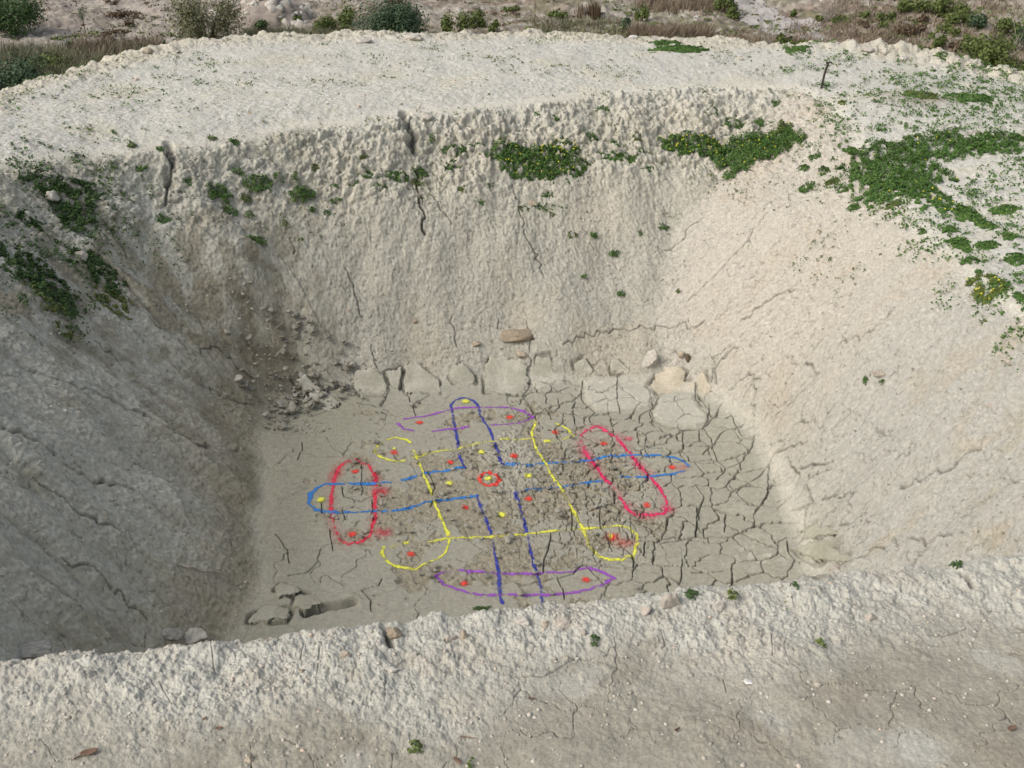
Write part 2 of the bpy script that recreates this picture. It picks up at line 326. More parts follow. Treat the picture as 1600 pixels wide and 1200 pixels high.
PL = [
 (z4(450,520,.25,[(400,290),(430,240),(480,235),(520,215),(560,250),(600,290),(625,345),(600,390),(450,395),(410,350)]), .07, "pointed upright mud plate left of the small triangular plate at the far wall"),
 (z4(450,520,.25,[(600,250),(660,235),(715,215),(720,300),(690,365),(650,350),(625,300)]), .05, "small triangular mud plate wedged between two bigger plates at the far wall"),
 (z4(450,520,.25,[(725,225),(800,185),(850,235),(900,265),(940,290),(965,350),(960,380),(725,380)]), .08, "broad mud plate with a peaked top leaning on the far wall"),
 (z4(450,520,.25,[(1005,270),(1030,210),(1085,190),(1130,230),(1180,290),(1180,320),(1100,335),(1040,325)]), .08, "rounded shell-like mud plate standing above the dark blue arm"),
 (z4(450,520,.25,[(1225,220),(1260,165),(1340,160),(1420,172),(1490,190),(1495,270),(1525,300),(1465,390),(1340,380),(1225,375)]), .075, "large square mud plate below the brown layered stone"),
 (z4(450,520,.25,[(175,250),(240,225),(290,290),(330,330),(290,350),(200,330)]), .05, "small mud plate above the leftmost slab at the far left corner"),
 (z4(450,520,.25,[(30,290),(110,270),(190,340),(330,440),(260,490),(150,470),(120,380)]), .07, "long diagonal mud slab beside the gravel in the far left corner"),
 (z4(800,520,.25,[(120,210),(150,150),(240,140),(280,260),(300,310),(240,330),(130,290),(100,250)]), .06, "mud plate just right of the large square plate"),
 (z4(800,520,.25,[(380,190),(460,145),(490,210),(520,240),(490,280),(440,290),(390,240)]), .045, "small curled mud plate left of the big pale shelf"),
 (z4(800,520,.25,[(605,220),(660,180),(720,200),(725,250),(660,265),(620,255)]), .05, "small rounded mud flap hanging over the big pale shelf"),
 (z4(800,520,.25,[(860,330),(900,260),(980,215),(1060,210),(1100,250),(1070,300),(1150,300),(1150,370),(1010,380),(920,390)]), .055, "pinkish smooth mud plate at the far right corner"),
 (z4(800,520,.25,[(1155,290),(1175,255),(1220,250),(1250,330),(1240,380),(1190,425),(1155,370)]), .06, "narrow cream mud plate beside the dark gap in the right wall"),
 (z4(400,780,.25,[(115,560),(150,530),(230,530),(285,590),(240,610),(130,630)]), .05, "small rounded mud slab at the near left corner of the floor"),
 (z4(400,780,.25,[(-40,740),(0,700),(70,650),(190,690),(230,720),(200,770),(0,795),(-60,790)]), .06, "lowest mud slab at the near left corner against the rim"),
 (z4(400,780,.25,[(240,620),(350,600),(430,690),(300,735),(230,700)]), .035, "flat mud slab just left of the dark hollow"),
 (z4(800,800,.5,[(900,60),(960,30),(1010,50),(1015,80),(960,85),(915,88)]), .05, "pale mud plate at the foot of the right wall, the upper one of the two"),
 (z4(800,800,.5,[(880,120),(930,98),(990,95),(1050,140),(1040,165),(985,160),(930,150)]), .06, "pale overhanging mud plate at the near right corner of the floor"),
]
SHELVES = [z4(800,520,.25,[(450,300),(520,260),(660,270),(860,240),(900,270),(850,340),(910,400),(870,480),(680,505),(520,490),(445,410)]), [(1029,622),(1050,613),(1087,612),(1090,628),(1098,640),(1110,650),(1107,662),(1090,670),(1060,669),(1030,662),(1018,650)], z4(450,520,.25,[(1480,180),(1600,200),(1750,260),(1740,330),(1560,370),(1500,300)])]
SH = np.zeros(X.shape, f32)
for pix in [q[0] for q in PL] + SHELVES:
    W = [(p.x, p.y) for p in wp(pix)]; si, sj = window(W, .12); x, y = X[si, sj], Y[si, sj]
    sdv, _ = poly_sd(x + .012 * fbm(x * 13, y * 13, 3, 99), y, W); sdv = sdv.astype(f32)
    if pix in SHELVES: SH[si, sj] = np.maximum(SH[si, sj], ss(.03, -.08, sdv)); D[si, sj] += (.03 * ss(.0, -.06, sdv) - D[si, sj] * .7 * ss(.0, -.03, sdv)).astype(f32)
    else:
        g = ss(.035, .0, sdv) * (sdv > -.02) * ss(-.2, .4, pn(x * 5, y * 5, 98)); D[si, sj] -= (.04 * g).astype(f32); CRK[si, sj] = np.maximum(CRK[si, sj], .45 * g)
for c in FCR: carve(c, .0048 if c[0][0] < 620 else .0062, .05)
WCR = [[(0,668),(60,690),(110,725),(160,750),(210,765)], [(60,575),(110,600),(160,625),(210,645)], [(210,645),(260,675),(310,700),(370,705)], [(95,490),(130,515),(190,560)], [(280,575),(310,600),(370,630),(395,635)],
 [(175,360),(195,385),(200,400)], [(150,330),(170,350),(195,380)], [(300,550),(340,545),(355,560),(395,590)], [(200,470),(225,490),(250,515)], [(640,180),(645,215),(650,245),(655,300),(662,330),(664,365)],
 [(672,300),(690,330),(705,350)], [(645,285),(660,320)], [(262,235),(268,270),(262,300),(258,320)], [(456,370),(460,395)], [(540,420),(560,470),(567,495)], [(706,495),(712,520),(714,540)],
 [(580,540),(585,560),(590,575)], [(800,290),(820,360),(850,430)], [(1288,772),(1330,770)], [(1495,805),(1540,770),(1600,745)], [(1400,760),(1470,740),(1530,700)], [(1160,500),(1210,460),(1240,450)],
 [(1075,470),(1110,440),(1150,400),(1200,330)], [(1120,600),(1115,580),(1130,560),(1155,545)], [(822,500),(835,530),(825,575)], [(780,498),(778,512)], [(100,870),(160,900),(235,965)], [(235,730),(320,790),(345,815)],
 [(60,740),(120,790),(190,830)], [(880,540),(1000,510),(1100,500)], [(1320,885),(1400,850),(1480,830)], [(1040,390),(1100,340)], [(1308,545),(1360,520),(1400,480)]]
for k, c in enumerate(WCR): carve(c, .016 if k in (0, 2, 9, 12) else .008, .07 if k in (0, 2, 9, 12) else .026, .04)
carve([(634,176),(640,205),(650,240)], .065, .09, .05); carve([(262,225),(270,255),(263,290)], .05, .06, .04)
for c in [[(330,1010),(335,1050),(372,1057),(405,1045)], [(475,1010),(470,1035),(440,1045)], [(500,1025),(495,1060),(462,1075),(410,1078)], 
          [(210,1085),(250,1070),(270,1105)], [(1030,985),(1040,1010),(1035,1015)], [(1135,1080),(1130,1060)], [(1205,1000),(1207,1030)], [(1510,980),(1480,990),(1450,990)], [(905,1025),(850,1060),(800,1060)]]:
    carve(c, .0017, .004, .006)
carve([(600,985),(612,1012)], .014, .035, .004); carve([(1505,900),(1518,918)], .012, .03, .004)
# the dark hollows at the bottom left of the floor
carve([(478,958),(510,948),(550,942)], .06, .09, .01); carve([(440,958),(450,952)], .06, .06, .01)
carve([(470,925),(482,928)], .04, .05, .01)
stage("carved")

# ------------------------------------------------------------------ mud plates: outlines peeled off the floor's edge
nrm_l = 1 / np.sqrt(1 + slope ** 2); NXn, NYn, NZn = -NXg * nrm_l, -NYg * nrm_l, nrm_l
D0 = D.copy()
PX = X + NXn * D; PY = Y + NYn * D; PZ = Zb + NZn * D
SMX = X + NXn * 0; SMZ = Zb
Zcur = PZ

# ------------------------------------------------------------------ colour of the soil (albedo)
def c3(*v): return np.array(v, f32)
dry = c3(.60, .57, .495); tone = np.zeros(X.shape + (3,), f32); tone[:] = dry
def mixc(mask, col):
    global tone
    m = mask > .004
    tone[m] += (col - tone[m]) * np.clip(mask[m], 0, 1)[:, None]
n1 = fbm(X * 1.1, Y * 1.1, 4, 201); n2 = fbm(X * 4.3, Y * 4.3, 3, 211); n3 = fbm(X * 17, Y * 17, 2, 221)
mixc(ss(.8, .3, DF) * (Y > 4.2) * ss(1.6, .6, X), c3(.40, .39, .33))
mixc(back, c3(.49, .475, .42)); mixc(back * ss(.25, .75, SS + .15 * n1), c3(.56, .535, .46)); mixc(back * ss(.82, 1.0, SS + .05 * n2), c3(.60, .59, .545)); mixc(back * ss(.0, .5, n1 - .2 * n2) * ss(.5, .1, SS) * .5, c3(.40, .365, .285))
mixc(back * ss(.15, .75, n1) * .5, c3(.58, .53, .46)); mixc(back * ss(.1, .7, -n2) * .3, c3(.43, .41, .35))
mixc(lft, c3(.54, .535, .48)); mixc(lft * ss(.75, .9, SS + .1 * n1), c3(.52, .5, .43))
mixc(lft * ss(-.05, .5, n2 * .5 + n1 - .3) * .6, c3(.37, .35, .275))
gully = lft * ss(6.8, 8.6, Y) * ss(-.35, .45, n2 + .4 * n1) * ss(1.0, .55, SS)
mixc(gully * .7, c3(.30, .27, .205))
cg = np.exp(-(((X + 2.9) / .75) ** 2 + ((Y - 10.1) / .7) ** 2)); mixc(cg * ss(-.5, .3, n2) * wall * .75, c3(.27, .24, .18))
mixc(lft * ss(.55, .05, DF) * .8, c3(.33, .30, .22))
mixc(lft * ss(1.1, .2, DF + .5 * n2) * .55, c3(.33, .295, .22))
mixc(rgt, c3(.49, .48, .445)); mixc(rgt * ss(7.5, 9.8, Y + .5 * n1), c3(.55, .515, .46)); mixc(rgt * ss(.2, .8, n1 * .8 + n2 * .5) * .4, c3(.50, .43, .34))  # farther part lighter and warmer: soft sunlight painted into the wall colour
mixc(rgt * ss(.0, .7, n2) * ss(7.5, 6, Y) * .35, c3(.44, .38, .27))
mixc(plat, c3(.60, .59, .55)); mixc(plat * ss(.1, .5, fbm(X * 7, Y * 14, 3, 281)) * .5, c3(.50, .48, .41)); mixc(plat * ss(.1, .8, n1) * .45, c3(.58, .55, .43)); mixc(plat * ss(.2, .8, n2) * .3, c3(.52, .50, .43))
mixc(edgep * tv * .8, c3(.58, .54, .45))
mixc(plat * np.exp(-(((X - 5.35) / .45) ** 2 + ((Y - 13.3) / .25) ** 2)), c3(.42, .38, .34))
# near berm: pale crumbly crest, trodden grey-brown top
mixc(near, c3(.305, .288, .242)); mixc(near * ss(-.25, .7, n2 * .6 + n1) * .4, c3(.34, .32, .272)); mixc(near * ss(.2, .8, -n2) * .4, c3(.255, .225, .18))
mixc(cr2 * ss(-.5, .2, n2 + .6), c3(.455, .447, .405)); mixc(cr2 * ss(.1, .6, n2) * .4, c3(.42, .38, .325))
pn_patch = near * ss(.35, .55, fbm(X * 3.1 + 7, Y * 3.1, 3, 233) * (near > 0)) * ss(1.0, .4, DR); mixc(pn_patch * .5, c3(.44, .435, .395))
mixc(near * ss(.09, .02, np.hypot((X - .87) * 1.0, Y - 1.48) + .02 * n2) * .55, c3(.56, .555, .52))
# floor
mud = c3(.355, .343, .29)
mixc(floor, mud); mixc(floor * ss(.1, .8, n1) * .5, c3(.37, .36, .30)); mixc(floor * ss(-1.4, -2.1, X - .1 * (Y - 8)) * .6, c3(.31, .30, .235))
mixc(floor * peel * .9, c3(.305, .28, .215)); mixc(floor * peel * ss(.0, .6, n2 + n3 * .6) * .6, c3(.36, .315, .25))
mixc(floor * peel * ss(.1, .7, n3) * .4, c3(.36, .33, .27))
mixc(floor * rubble * .75, c3(.40, .385, .335))
# pale dried shelves where the floor meets the far and right walls
shelf = ss(.35, -.25, np.abs(DF + .05)) * ss(-2.2, -.5, X) * ss(8.6, 9.6, Y) + ss(.22, -.1, np.abs(DF + .02)) * ss(1.8, 2.4, X)
mixc(np.clip(shelf, 0, 1) * .8, c3(.44, .43, .375))
mixc(ss(.55, .1, DF) * wall * rgt * .5, c3(.47, .45, .385))
mixc(SH * .85, c3(.50, .485, .43))
_q = at(1185, 868); mixc(floor * ss(.34, .1, np.hypot(X - _q.x, (Y - _q.y) * 1.3)) * ss(.15, .45, fbm(X * 14, Y * 14, 3, 291)) * .8, c3(.50, .50, .45))
mixc(floor * ss(.8, 2.2, X) * ss(.2, .6, fbm(X * 5, Y * 5, 4, 293)) * .35, c3(.45, .44, .385))
# valley
vm = val
mixc(vm, c3(.285, .25, .215)); mixc(vm * ss(-.15, .35, fbm(X * .11, Y * .16, 4, 241)) * .8, c3(.21, .165, .13))
mixc(vm * ss(.15, .6, fbm(X * .25 + 9, Y * .4, 4, 251)) * .6, c3(.40, .375, .34)); mixc(vm * ss(-.1, .4, fbm(X * .5, Y * .9, 3, 257)) * ss(-30, 10, X + 0 * Y) * .6, c3(.15, .15, .085)); mixc(vm * ss(.1, .5, fbm(X * 1.3, Y * 1.3, 3, 259)) * .6, c3(.16, .13, .10))
mixc(vm * ss(.25, .6, fbm(X * 2.2, Y * 2.2, 2, 261)) * .6, c3(.42, .40, .36))
mixc(vm * ss(-6, -12, X) * ss(25, 32, Y) * .55, c3(.37, .335, .305))
tone *= (1 + .09 * n3 + (.10 * wall + .05) * fbm(X * 48, Y * 48, 2, 271) )[..., None]
tone *= (1 + .30 * val * fbm(X * 2.2, Y * 2.2, 3, 273))[..., None]
tone *= c3(.995, 1.0, .96)
tone *= lerp(1.0, .42, np.clip(CRK * 1.2, 0, 1))[..., None]      # cracks and plate gaps darkened: shade painted into the colour, plus damper soil
tone = np.clip(tone, .02, .85)
BMP = np.clip(wall * .95 + plat * 1.0 + .45 * floor + near * (.10 + .16 * cr2), .1, 1.6).astype(f32)
stage("tone")

# ------------------------------------------------------------------ materials
def newmat(name):
    m = bpy.data.materials.new(name); m.use_nodes = True; return m, m.node_tree, m.node_tree.nodes["Principled BSDF"]
def nd(t, typ, **k):
    n = t.nodes.new(typ)
    for a, b in k.items(): setattr(n, a, b)
    return n
def soil(name, bump=1.0, dist=.022, fine=150, paint=False, rough=.95):
    m, t, b = newmat(name); b.inputs['Roughness'].default_value = rough; b.inputs['Specular IOR Level'].default_value = .2
    a = nd(t, 'ShaderNodeAttribute', attribute_name='tone'); tc = nd(t, 'ShaderNodeTexCoord')
    n = nd(t, 'ShaderNodeTexNoise'); n.inputs['Scale'].default_value = fine; n.inputs['Detail'].default_value = 3
    n2 = nd(t, 'ShaderNodeTexNoise'); n2.inputs['Scale'].default_value = 30; n2.inputs['Detail'].default_value = 8; n2.inputs['Roughness'].default_value = .68
    t.links.new(tc.outputs['Object'], n.inputs['Vector']); t.links.new(tc.outputs['Object'], n2.inputs['Vector'])
    mr = nd(t, 'ShaderNodeMapRange'); mr.inputs['From Min'].default_value = .3; mr.inputs['From Max'].default_value = .7; mr.inputs['To Min'].default_value = .70; mr.inputs['To Max'].default_value = 1.30
    ad = nd(t, 'ShaderNodeMath', operation='MULTIPLY_ADD'); ad.inputs[1].default_value = .5; t.links.new(n.outputs[0], ad.inputs[0])
    m5 = nd(t, 'ShaderNodeMath', operation='MULTIPLY'); m5.inputs[1].default_value = .5; t.links.new(n2.outputs[0], m5.inputs[0]); t.links.new(m5.outputs[0], ad.inputs[2])
    t.links.new(ad.outputs[0], mr.inputs['Value'])
    mu = nd(t, 'ShaderNodeVectorMath', operation='MULTIPLY'); t.links.new(a.outputs['Color'], mu.inputs[0]); t.links.new(mr.outputs[0], mu.inputs[1])
    t.links.new(mu.outputs[0], b.inputs['Base Color'])
    bp = nd(t, 'ShaderNodeBump'); bp.inputs['Strength'].default_value = bump; bp.inputs['Distance'].default_value = dist
    ba = nd(t, 'ShaderNodeAttribute', attribute_name='bmp'); bm_ = nd(t, 'ShaderNodeMath', operation='MULTIPLY'); t.links.new(ba.outputs['Fac'], bm_.inputs[1])
    t.links.new(ad.outputs[0], bm_.inputs[0]); t.links.new(bm_.outputs[0], bp.inputs['Height']); t.links.new(bp.outputs[0], b.inputs['Normal'])
    return m
M_SOIL = soil("pale_marl_soil")
def paintmat(name, col, rough=.6):
    m, t, b = newmat(name); b.inputs['Base Color'].default_value = (*col, 1); b.inputs['Roughness'].default_value = rough
    a = nd(t, 'ShaderNodeAttribute', attribute_name='dens'); tc = nd(t, 'ShaderNodeTexCoord')
    n = nd(t, 'ShaderNodeTexNoise'); n.inputs['Scale'].default_value = 70; n.inputs['Detail'].default_value = 6; n.inputs['Roughness'].default_value = .7; t.links.new(tc.outputs['Object'], n.inputs['Vector'])
    s = nd(t, 'ShaderNodeMapRange'); s.inputs['From Min'].default_value = .25; s.inputs['From Max'].default_value = .75; s.inputs['To Min'].default_value = -.8; s.inputs['To Max'].default_value = .6
    t.links.new(n.outputs[0], s.inputs['Value'])
    k = nd(t, 'ShaderNodeMath', operation='MULTIPLY_ADD'); k.inputs[1].default_value = .8; t.links.new(s.outputs[0], k.inputs[0]); t.links.new(a.outputs['Fac'], k.inputs[2])
    k2 = nd(t, 'ShaderNodeMath', operation='MULTIPLY'); k2.use_clamp = True; t.links.new(k.outputs[0], k2.inputs[0])
    g = nd(t, 'ShaderNodeMapRange'); g.inputs['From Min'].default_value = 0; g.inputs['From Max'].default_value = .25; t.links.new(a.outputs['Fac'], g.inputs['Value']); t.links.new(g.outputs[0], k2.inputs[1])
    t.links.new(k2.outputs[0], b.inputs['Alpha'])
    return m
def leafmat(name, c1, c2, c3_=None):
    m, t, b = newmat(name); b.inputs['Roughness'].default_value = .6; b.inputs['Specular IOR Level'].default_value = .25
    g = nd(t, 'ShaderNodeNewGeometry'); r = nd(t, 'ShaderNodeValToRGB')
    r.color_ramp.elements[0].color = (*c1, 1); r.color_ramp.elements[1].color = (*c2, 1)
    if c3_: e = r.color_ramp.elements.new(.9); e.color = (*c2, 1); r.color_ramp.elements[2].color = (*c3_, 1)
    t.links.new(g.outputs['Random Per Island'], r.inputs[0]); t.links.new(r.outputs[0], b.inputs['Base Color'])
    return m
def plain(name, c, rough=.9, var=.25, sc=40, bump=.4):
    m, t, b = newmat(name); b.inputs['Roughness'].default_value = rough; b.inputs['Specular IOR Level'].default_value = .2
    tc = nd(t, 'ShaderNodeTexCoord'); n = nd(t, 'ShaderNodeTexNoise'); n.inputs['Scale'].default_value = sc; n.inputs['Detail'].default_value = 4
    r = nd(t, 'ShaderNodeValToRGB'); r.color_ramp.elements[0].position = .3; r.color_ramp.elements[1].position = .7
    r.color_ramp.elements[0].color = (*[v * (1 - var) for v in c], 1); r.color_ramp.elements[1].color = (*[v * (1 + var) for v in c], 1)
    t.links.new(tc.outputs['Object'], n.inputs['Vector']); t.links.new(n.outputs[0], r.inputs[0]); t.links.new(r.outputs[0], b.inputs['Base Color'])
    bp = nd(t, 'ShaderNodeBump'); bp.inputs['Strength'].default_value = bump; bp.inputs['Distance'].default_value = .01
    t.links.new(n.outputs[0], bp.inputs['Height']); t.links.new(bp.outputs[0], b.inputs['Normal'])
    return m

# ------------------------------------------------------------------ mesh builders
def mesh_obj(name, V, Fq, mat, parent=None, loc=None, smooth=False, attrs=None):
    V = np.asarray(V, f32).reshape(-1, 3); Fq = np.asarray(Fq, np.int32); k = Fq.shape[1]
    if loc is not None: V = V - np.array(loc, f32)
    me = bpy.data.meshes.new(name); me.vertices.add(len(V)); me.vertices.foreach_set("co", V.ravel())
    me.loops.add(Fq.size); me.loops.foreach_set("vertex_index", Fq.ravel())
    me.polygons.add(len(Fq)); me.polygons.foreach_set("loop_start", np.arange(0, Fq.size, k, dtype=np.int32)); me.polygons.foreach_set("loop_total", np.full(len(Fq), k, np.int32))
    if smooth: me.polygons.foreach_set("use_smooth", np.ones(len(Fq), bool))
    for an, (ty, dat) in (attrs or {}).items():
        at_ = me.attributes.new(an, ty, 'POINT')
        if ty == 'FLOAT': at_.data.foreach_set('value', np.asarray(dat, f32).ravel())
        else: at_.data.foreach_set('color', np.asarray(dat, f32).ravel())
    me.update(calc_edges=True); me.materials.append(mat)
    o = bpy.data.objects.new(name, me); COL.objects.link(o)
    if loc is not None: o.location = loc
    if parent is not None: o.parent = parent; o.location = Vector(loc or (0, 0, 0)) - parent.location
    return o
def tag(o, label=None, cat=None, group=None, kind=None):
    if label: o['label'] = label
    if cat: o['category'] = cat
    if group: o['group'] = group
    if kind: o['kind'] = kind
    return o
def empty(name, loc):
    o = bpy.data.objects.new(name, None); o.empty_display_size = .1; o.location = loc; COL.objects.link(o); return o
def rgba(c): return np.concatenate([c, np.ones(c.shape[:-1] + (1,), f32)], -1)
def gridfaces(nr, na, wrap=False):
    i = np.arange(nr - 1)[:, None]; j = np.arange(na if wrap else na - 1)[None, :]; j2 = (j + 1) % na
    return np.stack([i * na + j + 0 * i, i * na + j2, (i + 1) * na + j2, (i + 1) * na + j], -1).reshape(-1, 4)
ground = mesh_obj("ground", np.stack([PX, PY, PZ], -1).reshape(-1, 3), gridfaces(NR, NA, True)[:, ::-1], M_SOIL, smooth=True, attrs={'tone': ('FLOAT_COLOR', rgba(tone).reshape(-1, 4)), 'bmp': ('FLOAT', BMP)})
tag(ground, kind='structure')
stage("ground mesh")

# soft overrides: carve a copy of a patch of ground
def patch(name, si, sj, cellmask, off, mat, attrs=None, loc=None, parent=None, P=None, smooth=True):
    """the ground's own cells where cellmask, lifted by off (array) along the surface normal"""
    x, y, z = P if P is not None else (PX[si, sj], PY[si, sj], PZ[si, sj])
    V = np.stack([x + NXn[si, sj] * off, y + NYn[si, sj] * off, z + NZn[si, sj] * off], -1)
    na = V.shape[1]; F = gridfaces(V.shape[0], na)[:, ::-1][cellmask[:-1, :-1].ravel()]
    if len(F) == 0: return None
    u, inv = np.unique(F, return_inverse=True)
    at2 = {k: (ty, d.reshape(V.shape[0] * na, -1)[u]) for k, (ty, d) in (attrs or {}).items()}
    return mesh_obj(name, V.reshape(-1, 3)[u], inv.reshape(F.shape), mat, loc=loc, parent=parent, smooth=smooth, attrs=at2)

# ------------------------------------------------------------------ spray paint
PM = {'azure': paintmat("azure_spray_paint", (.03, .20, .56)), 'navy': paintmat("dark_blue_spray_paint", (.035, .05, .33)), 'yellow': paintmat("yellow_spray_paint", (.76, .76, .08)),
      'purple': paintmat("purple_spray_paint", (.32, .08, .50)), 'red': paintmat("red_spray_paint", (.70, .03, .07)), 'crimson': paintmat("crimson_spray_paint", (.72, .02, .13)), 'dot': paintmat("signal_red_spray_paint", (.78, .05, .03))}
def paint(lines, col, label, cat="painted outline", group=None, wd=.021, over=0, overmax=.22, gap=.55, closed=False, blobs=(), name="spray_paint_outline", seed=0):
    W = [[(p.x, p.y) for p in wp(l)] for l in lines]
    allp = [p for l in W for p in l]
    for b in blobs: q = at(b[0], b[1]); allp += [(q.x, q.y)]
    wd *= .98; over = max(over * 1.7, .045)
    pad = max([wd * 2.5, over * 2.2] + [b[2] * 2 for b in blobs]) + .02
    si, sj = window(allp, pad); x, y = X[si, sj], Y[si, sj]
    dens = np.zeros(x.shape, f32); ov = np.zeros(x.shape, f32)
    wn = .010 * fbm(x * 11, y * 11, 2, 301 + seed)
    for l in W:
        d = seg_d(x + wn, y + wn[::-1], l, closed)
        ww = wd * (1 + .55 * pn(x * 5, y * 5, 305 + seed) + .35 * pn(x * 28, y * 28, 306 + seed))
        core = np.clip(1.9 * (1 - d / ww), 0, 1.15) * np.clip(gap + 1.1 * pn(x * 3.2, y * 3.2, 309 + seed) + .9 * pn(x * 17, y * 17, 310 + seed) + .44, .2, 1.1)
        dens = np.maximum(dens, core)
        if over: ov = np.maximum(ov, np.clip(1 - d / over, 0, 1) ** 1.4 * overmax * (.45 + .75 * ss(-.15, .55, pn(x * 1.7, y * 1.7, 313 + seed))))
    for b in blobs:
        q = at(b[0], b[1]); dx, dy = (x - q.x), (y - q.y)
        if len(b) > 4: dx = dx - np.clip(dx, min(0, b[4]), max(0, b[4]))
        dd = np.hypot(dx + wn, dy + wn)
        ov = np.maximum(ov, np.minimum(np.clip(1 - dd / b[2], 0, 1) ** 1.3 * b[3], 1.15))
    # paint needs a face it was sprayed on: cracks stay open
    dens = np.clip(np.maximum(dens, ov), 0, 1.2) * (1 - .8 * np.clip(CRK[si, sj] * 1.5, 0, 1))
    m = dens > .015
    mm = m.copy(); mm[:-1] |= m[1:]; mm[:, :-1] |= m[:, 1:]; mm[:-1, :-1] |= m[1:, 1:]
    c = at(*lines[0][0]) if lines else at(blobs[0][0], blobs[0][1])
    o = patch(name, si, sj, mm, np.full(x.shape, .003 + .0002 * seed, f32), PM[col], {'dens': ('FLOAT', dens[..., None])}, loc=tuple(c))
    if o: tag(o, label, cat, group)
    return o
LOOPL = [(522,750),(530,730),(542,721),(557,719),(575,726),(585,740),(586,760),(585,780),(586,800),(584,815),(579,835),(565,846),(545,851),(530,842),(522,825),(518,805),(517,785),(519,765)]
paint([LOOPL], 'red', "upright red spray-painted oval at the left end of the mud floor drawing", closed=True, over=.075, overmax=.6, blobs=[(594,768,.16,.75),(594,832,.12,.7,.05),(524,800,.08,.25),(540,830,.06,.3)], wd=.024, seed=1)
LOOPR = [(930,666),(917,672),(909,680),(910,695),(917,710),(930,727),(945,750),(960,765),(975,787),(983,798),(992,804),(1017,806),(1037,802),(1043,792),(1040,780),(1030,762),(1015,745),(997,725),(987,712),(972,695),(962,682),(942,670)]
paint([LOOPR], 'crimson', "slanting crimson spray-painted oval on the cracked right side of the floor", closed=True, over=.09, overmax=.5, blobs=[(976,687,.07,.6,.06),(996,725,.08,.9),(1043,795,.13,.75),(925,690,.2,.18,.1),(985,790,.1,.5)], wd=.022, seed=2)
paint([[(726,731),(700,735),(662,739)], [(650,744),(629,751)], [(611,754),(585,755),(550,756),(525,756),(510,756),(495,762),(485,772),(482,787),(492,797),(510,801),(550,801),(582,801),(612,798),(637,794),(665,785),(700,781),(745,774)]], 'azure', "azure painted arm with a round end passing through the left red oval", wd=.022, gap=.85, seed=3)
paint([[(790,726),(817,726),(855,724),(887,722),(922,719),(955,712),(995,711),(1030,711)], [(1040,713),(1055,716),(1067,721),(1076,728)], [(1070,736),(1055,740),(1030,744),(1000,746),(970,745)], [(940,752),(915,755),(880,761),(817,766)]], 'azure', "azure painted arm running right through the crimson oval to a pointed end", wd=.019, gap=.7, blobs=[(1076,728,.045,.9)], seed=4)
paint([[(726,732),(717,710),(714,682),(709,662),(706,645),(705,632),(712,625),(725,622),(740,626),(747,635),(751,650),(757,660),(765,672),(772,690),(777,705),(785,725)]], 'navy', "dark blue round-topped arm at the far end of the drawing", wd=.020, gap=.45, seed=5)
paint([[(745,774),(752,795),(757,807),(766,830),(770,852),(775,875),(779,897),(780,920),(784,942)], [(805,771),(812,795),(819,815),(824,835),(829,862),(834,882),(840,900),(846,922),(848,942)]], 'navy', "pair of dark blue painted lines running toward the near rim", wd=.019, gap=.5, blobs=[(780,920,.04,.9),(806,771,.05,.8),(752,790,.03,.9)], seed=6)
paint([[(837,660),(831,675),(834,690),(840,705),(850,722),(862,742),(875,760),(885,780),(893,795),(901,807),(907,820),(915,837),(920,855),(937,871),(955,876),(972,874),(990,865),(997,850),(994,835),(985,827),(967,823),(940,826),(895,830),(850,831),(820,836),(760,840),(701,841),(670,847)],
       [(637,847),(612,854)], [(600,855),(596,865),(607,880),(625,887),(650,890),(665,880),(680,875),(696,866),(700,852),(701,840),(697,827),(687,807),(679,782),(670,760),(661,740),(655,725),(647,705)],
       [(642,692),(635,687),(617,684),(600,689),(585,704),(595,715),(612,721),(632,720)], [(870,662),(887,671),(896,681),(877,689),(850,690)]], 'yellow', "big yellow spray-painted frame with looped corners around the middle of the floor", wd=.018, gap=.55, seed=7)
paint([[(645,716),(665,710),(715,702),(735,696),(762,690),(800,688),(830,686)]], 'yellow', "faint thin yellow line joining the two far yellow loops", wd=.013, gap=.25, seed=8)
paint([[(632,655),(662,651),(687,645),(717,637),(775,637),(795,637),(817,642),(834,652),(812,661),(780,664),(767,664)], [(732,667),(700,671),(675,674)], [(650,674),(630,670),(622,662)]], 'purple', "long flat purple painted oval across the far end of the floor", wd=.018, gap=.65, seed=9)
paint([[(682,900),(695,894),(742,894),(775,897),(795,899),(840,897),(892,895),(920,890),(945,896),(960,904),(945,912),(920,922),(890,927),(855,930),(795,930),(760,931),(742,929),(712,921),(692,912)]], 'purple', "pointed purple painted oval beside the near rim", closed=True, wd=.018, gap=.55, seed=10)
paint([[(748,748),(753,742),(763,739),(775,742),(781,750),(776,757),(763,760),(752,756)]], 'dot', "small red painted ring at the centre of the drawing", closed=True, wd=.022, gap=1.0, blobs=[(780,751,.04,1.1)], seed=11)
REDS = [(655,661,"inside the far purple oval, left of the dark blue arm"), (797,652,"inside the far purple oval, right of the dark blue arm"), (616,707,"inside the far left yellow loop"), (867,676,"inside the far right yellow loop"), (943,694,"near the top of the crimson oval"),
        (555,737,"in the upper part of the left red oval"), (704,723,"just above the left azure arm near the centre"), (803,713,"to the right of the dark blue arm above the azure line"), (727,793,"below the left azure arm beside the dark blue line"), (826,780,"below the right azure arm"),
        (1050,731,"at the tip of the right azure arm, with an orange smear"), (1011,791,"near the bottom of the crimson oval"), (642,866,"inside the near left yellow loop"), (956,842,"inside the near right yellow loop with a pink smear"), (725,912,"inside the near purple oval, left end"), (915,907,"inside the near purple oval, right end"), (550,836,"in the lower part of the left red oval")]
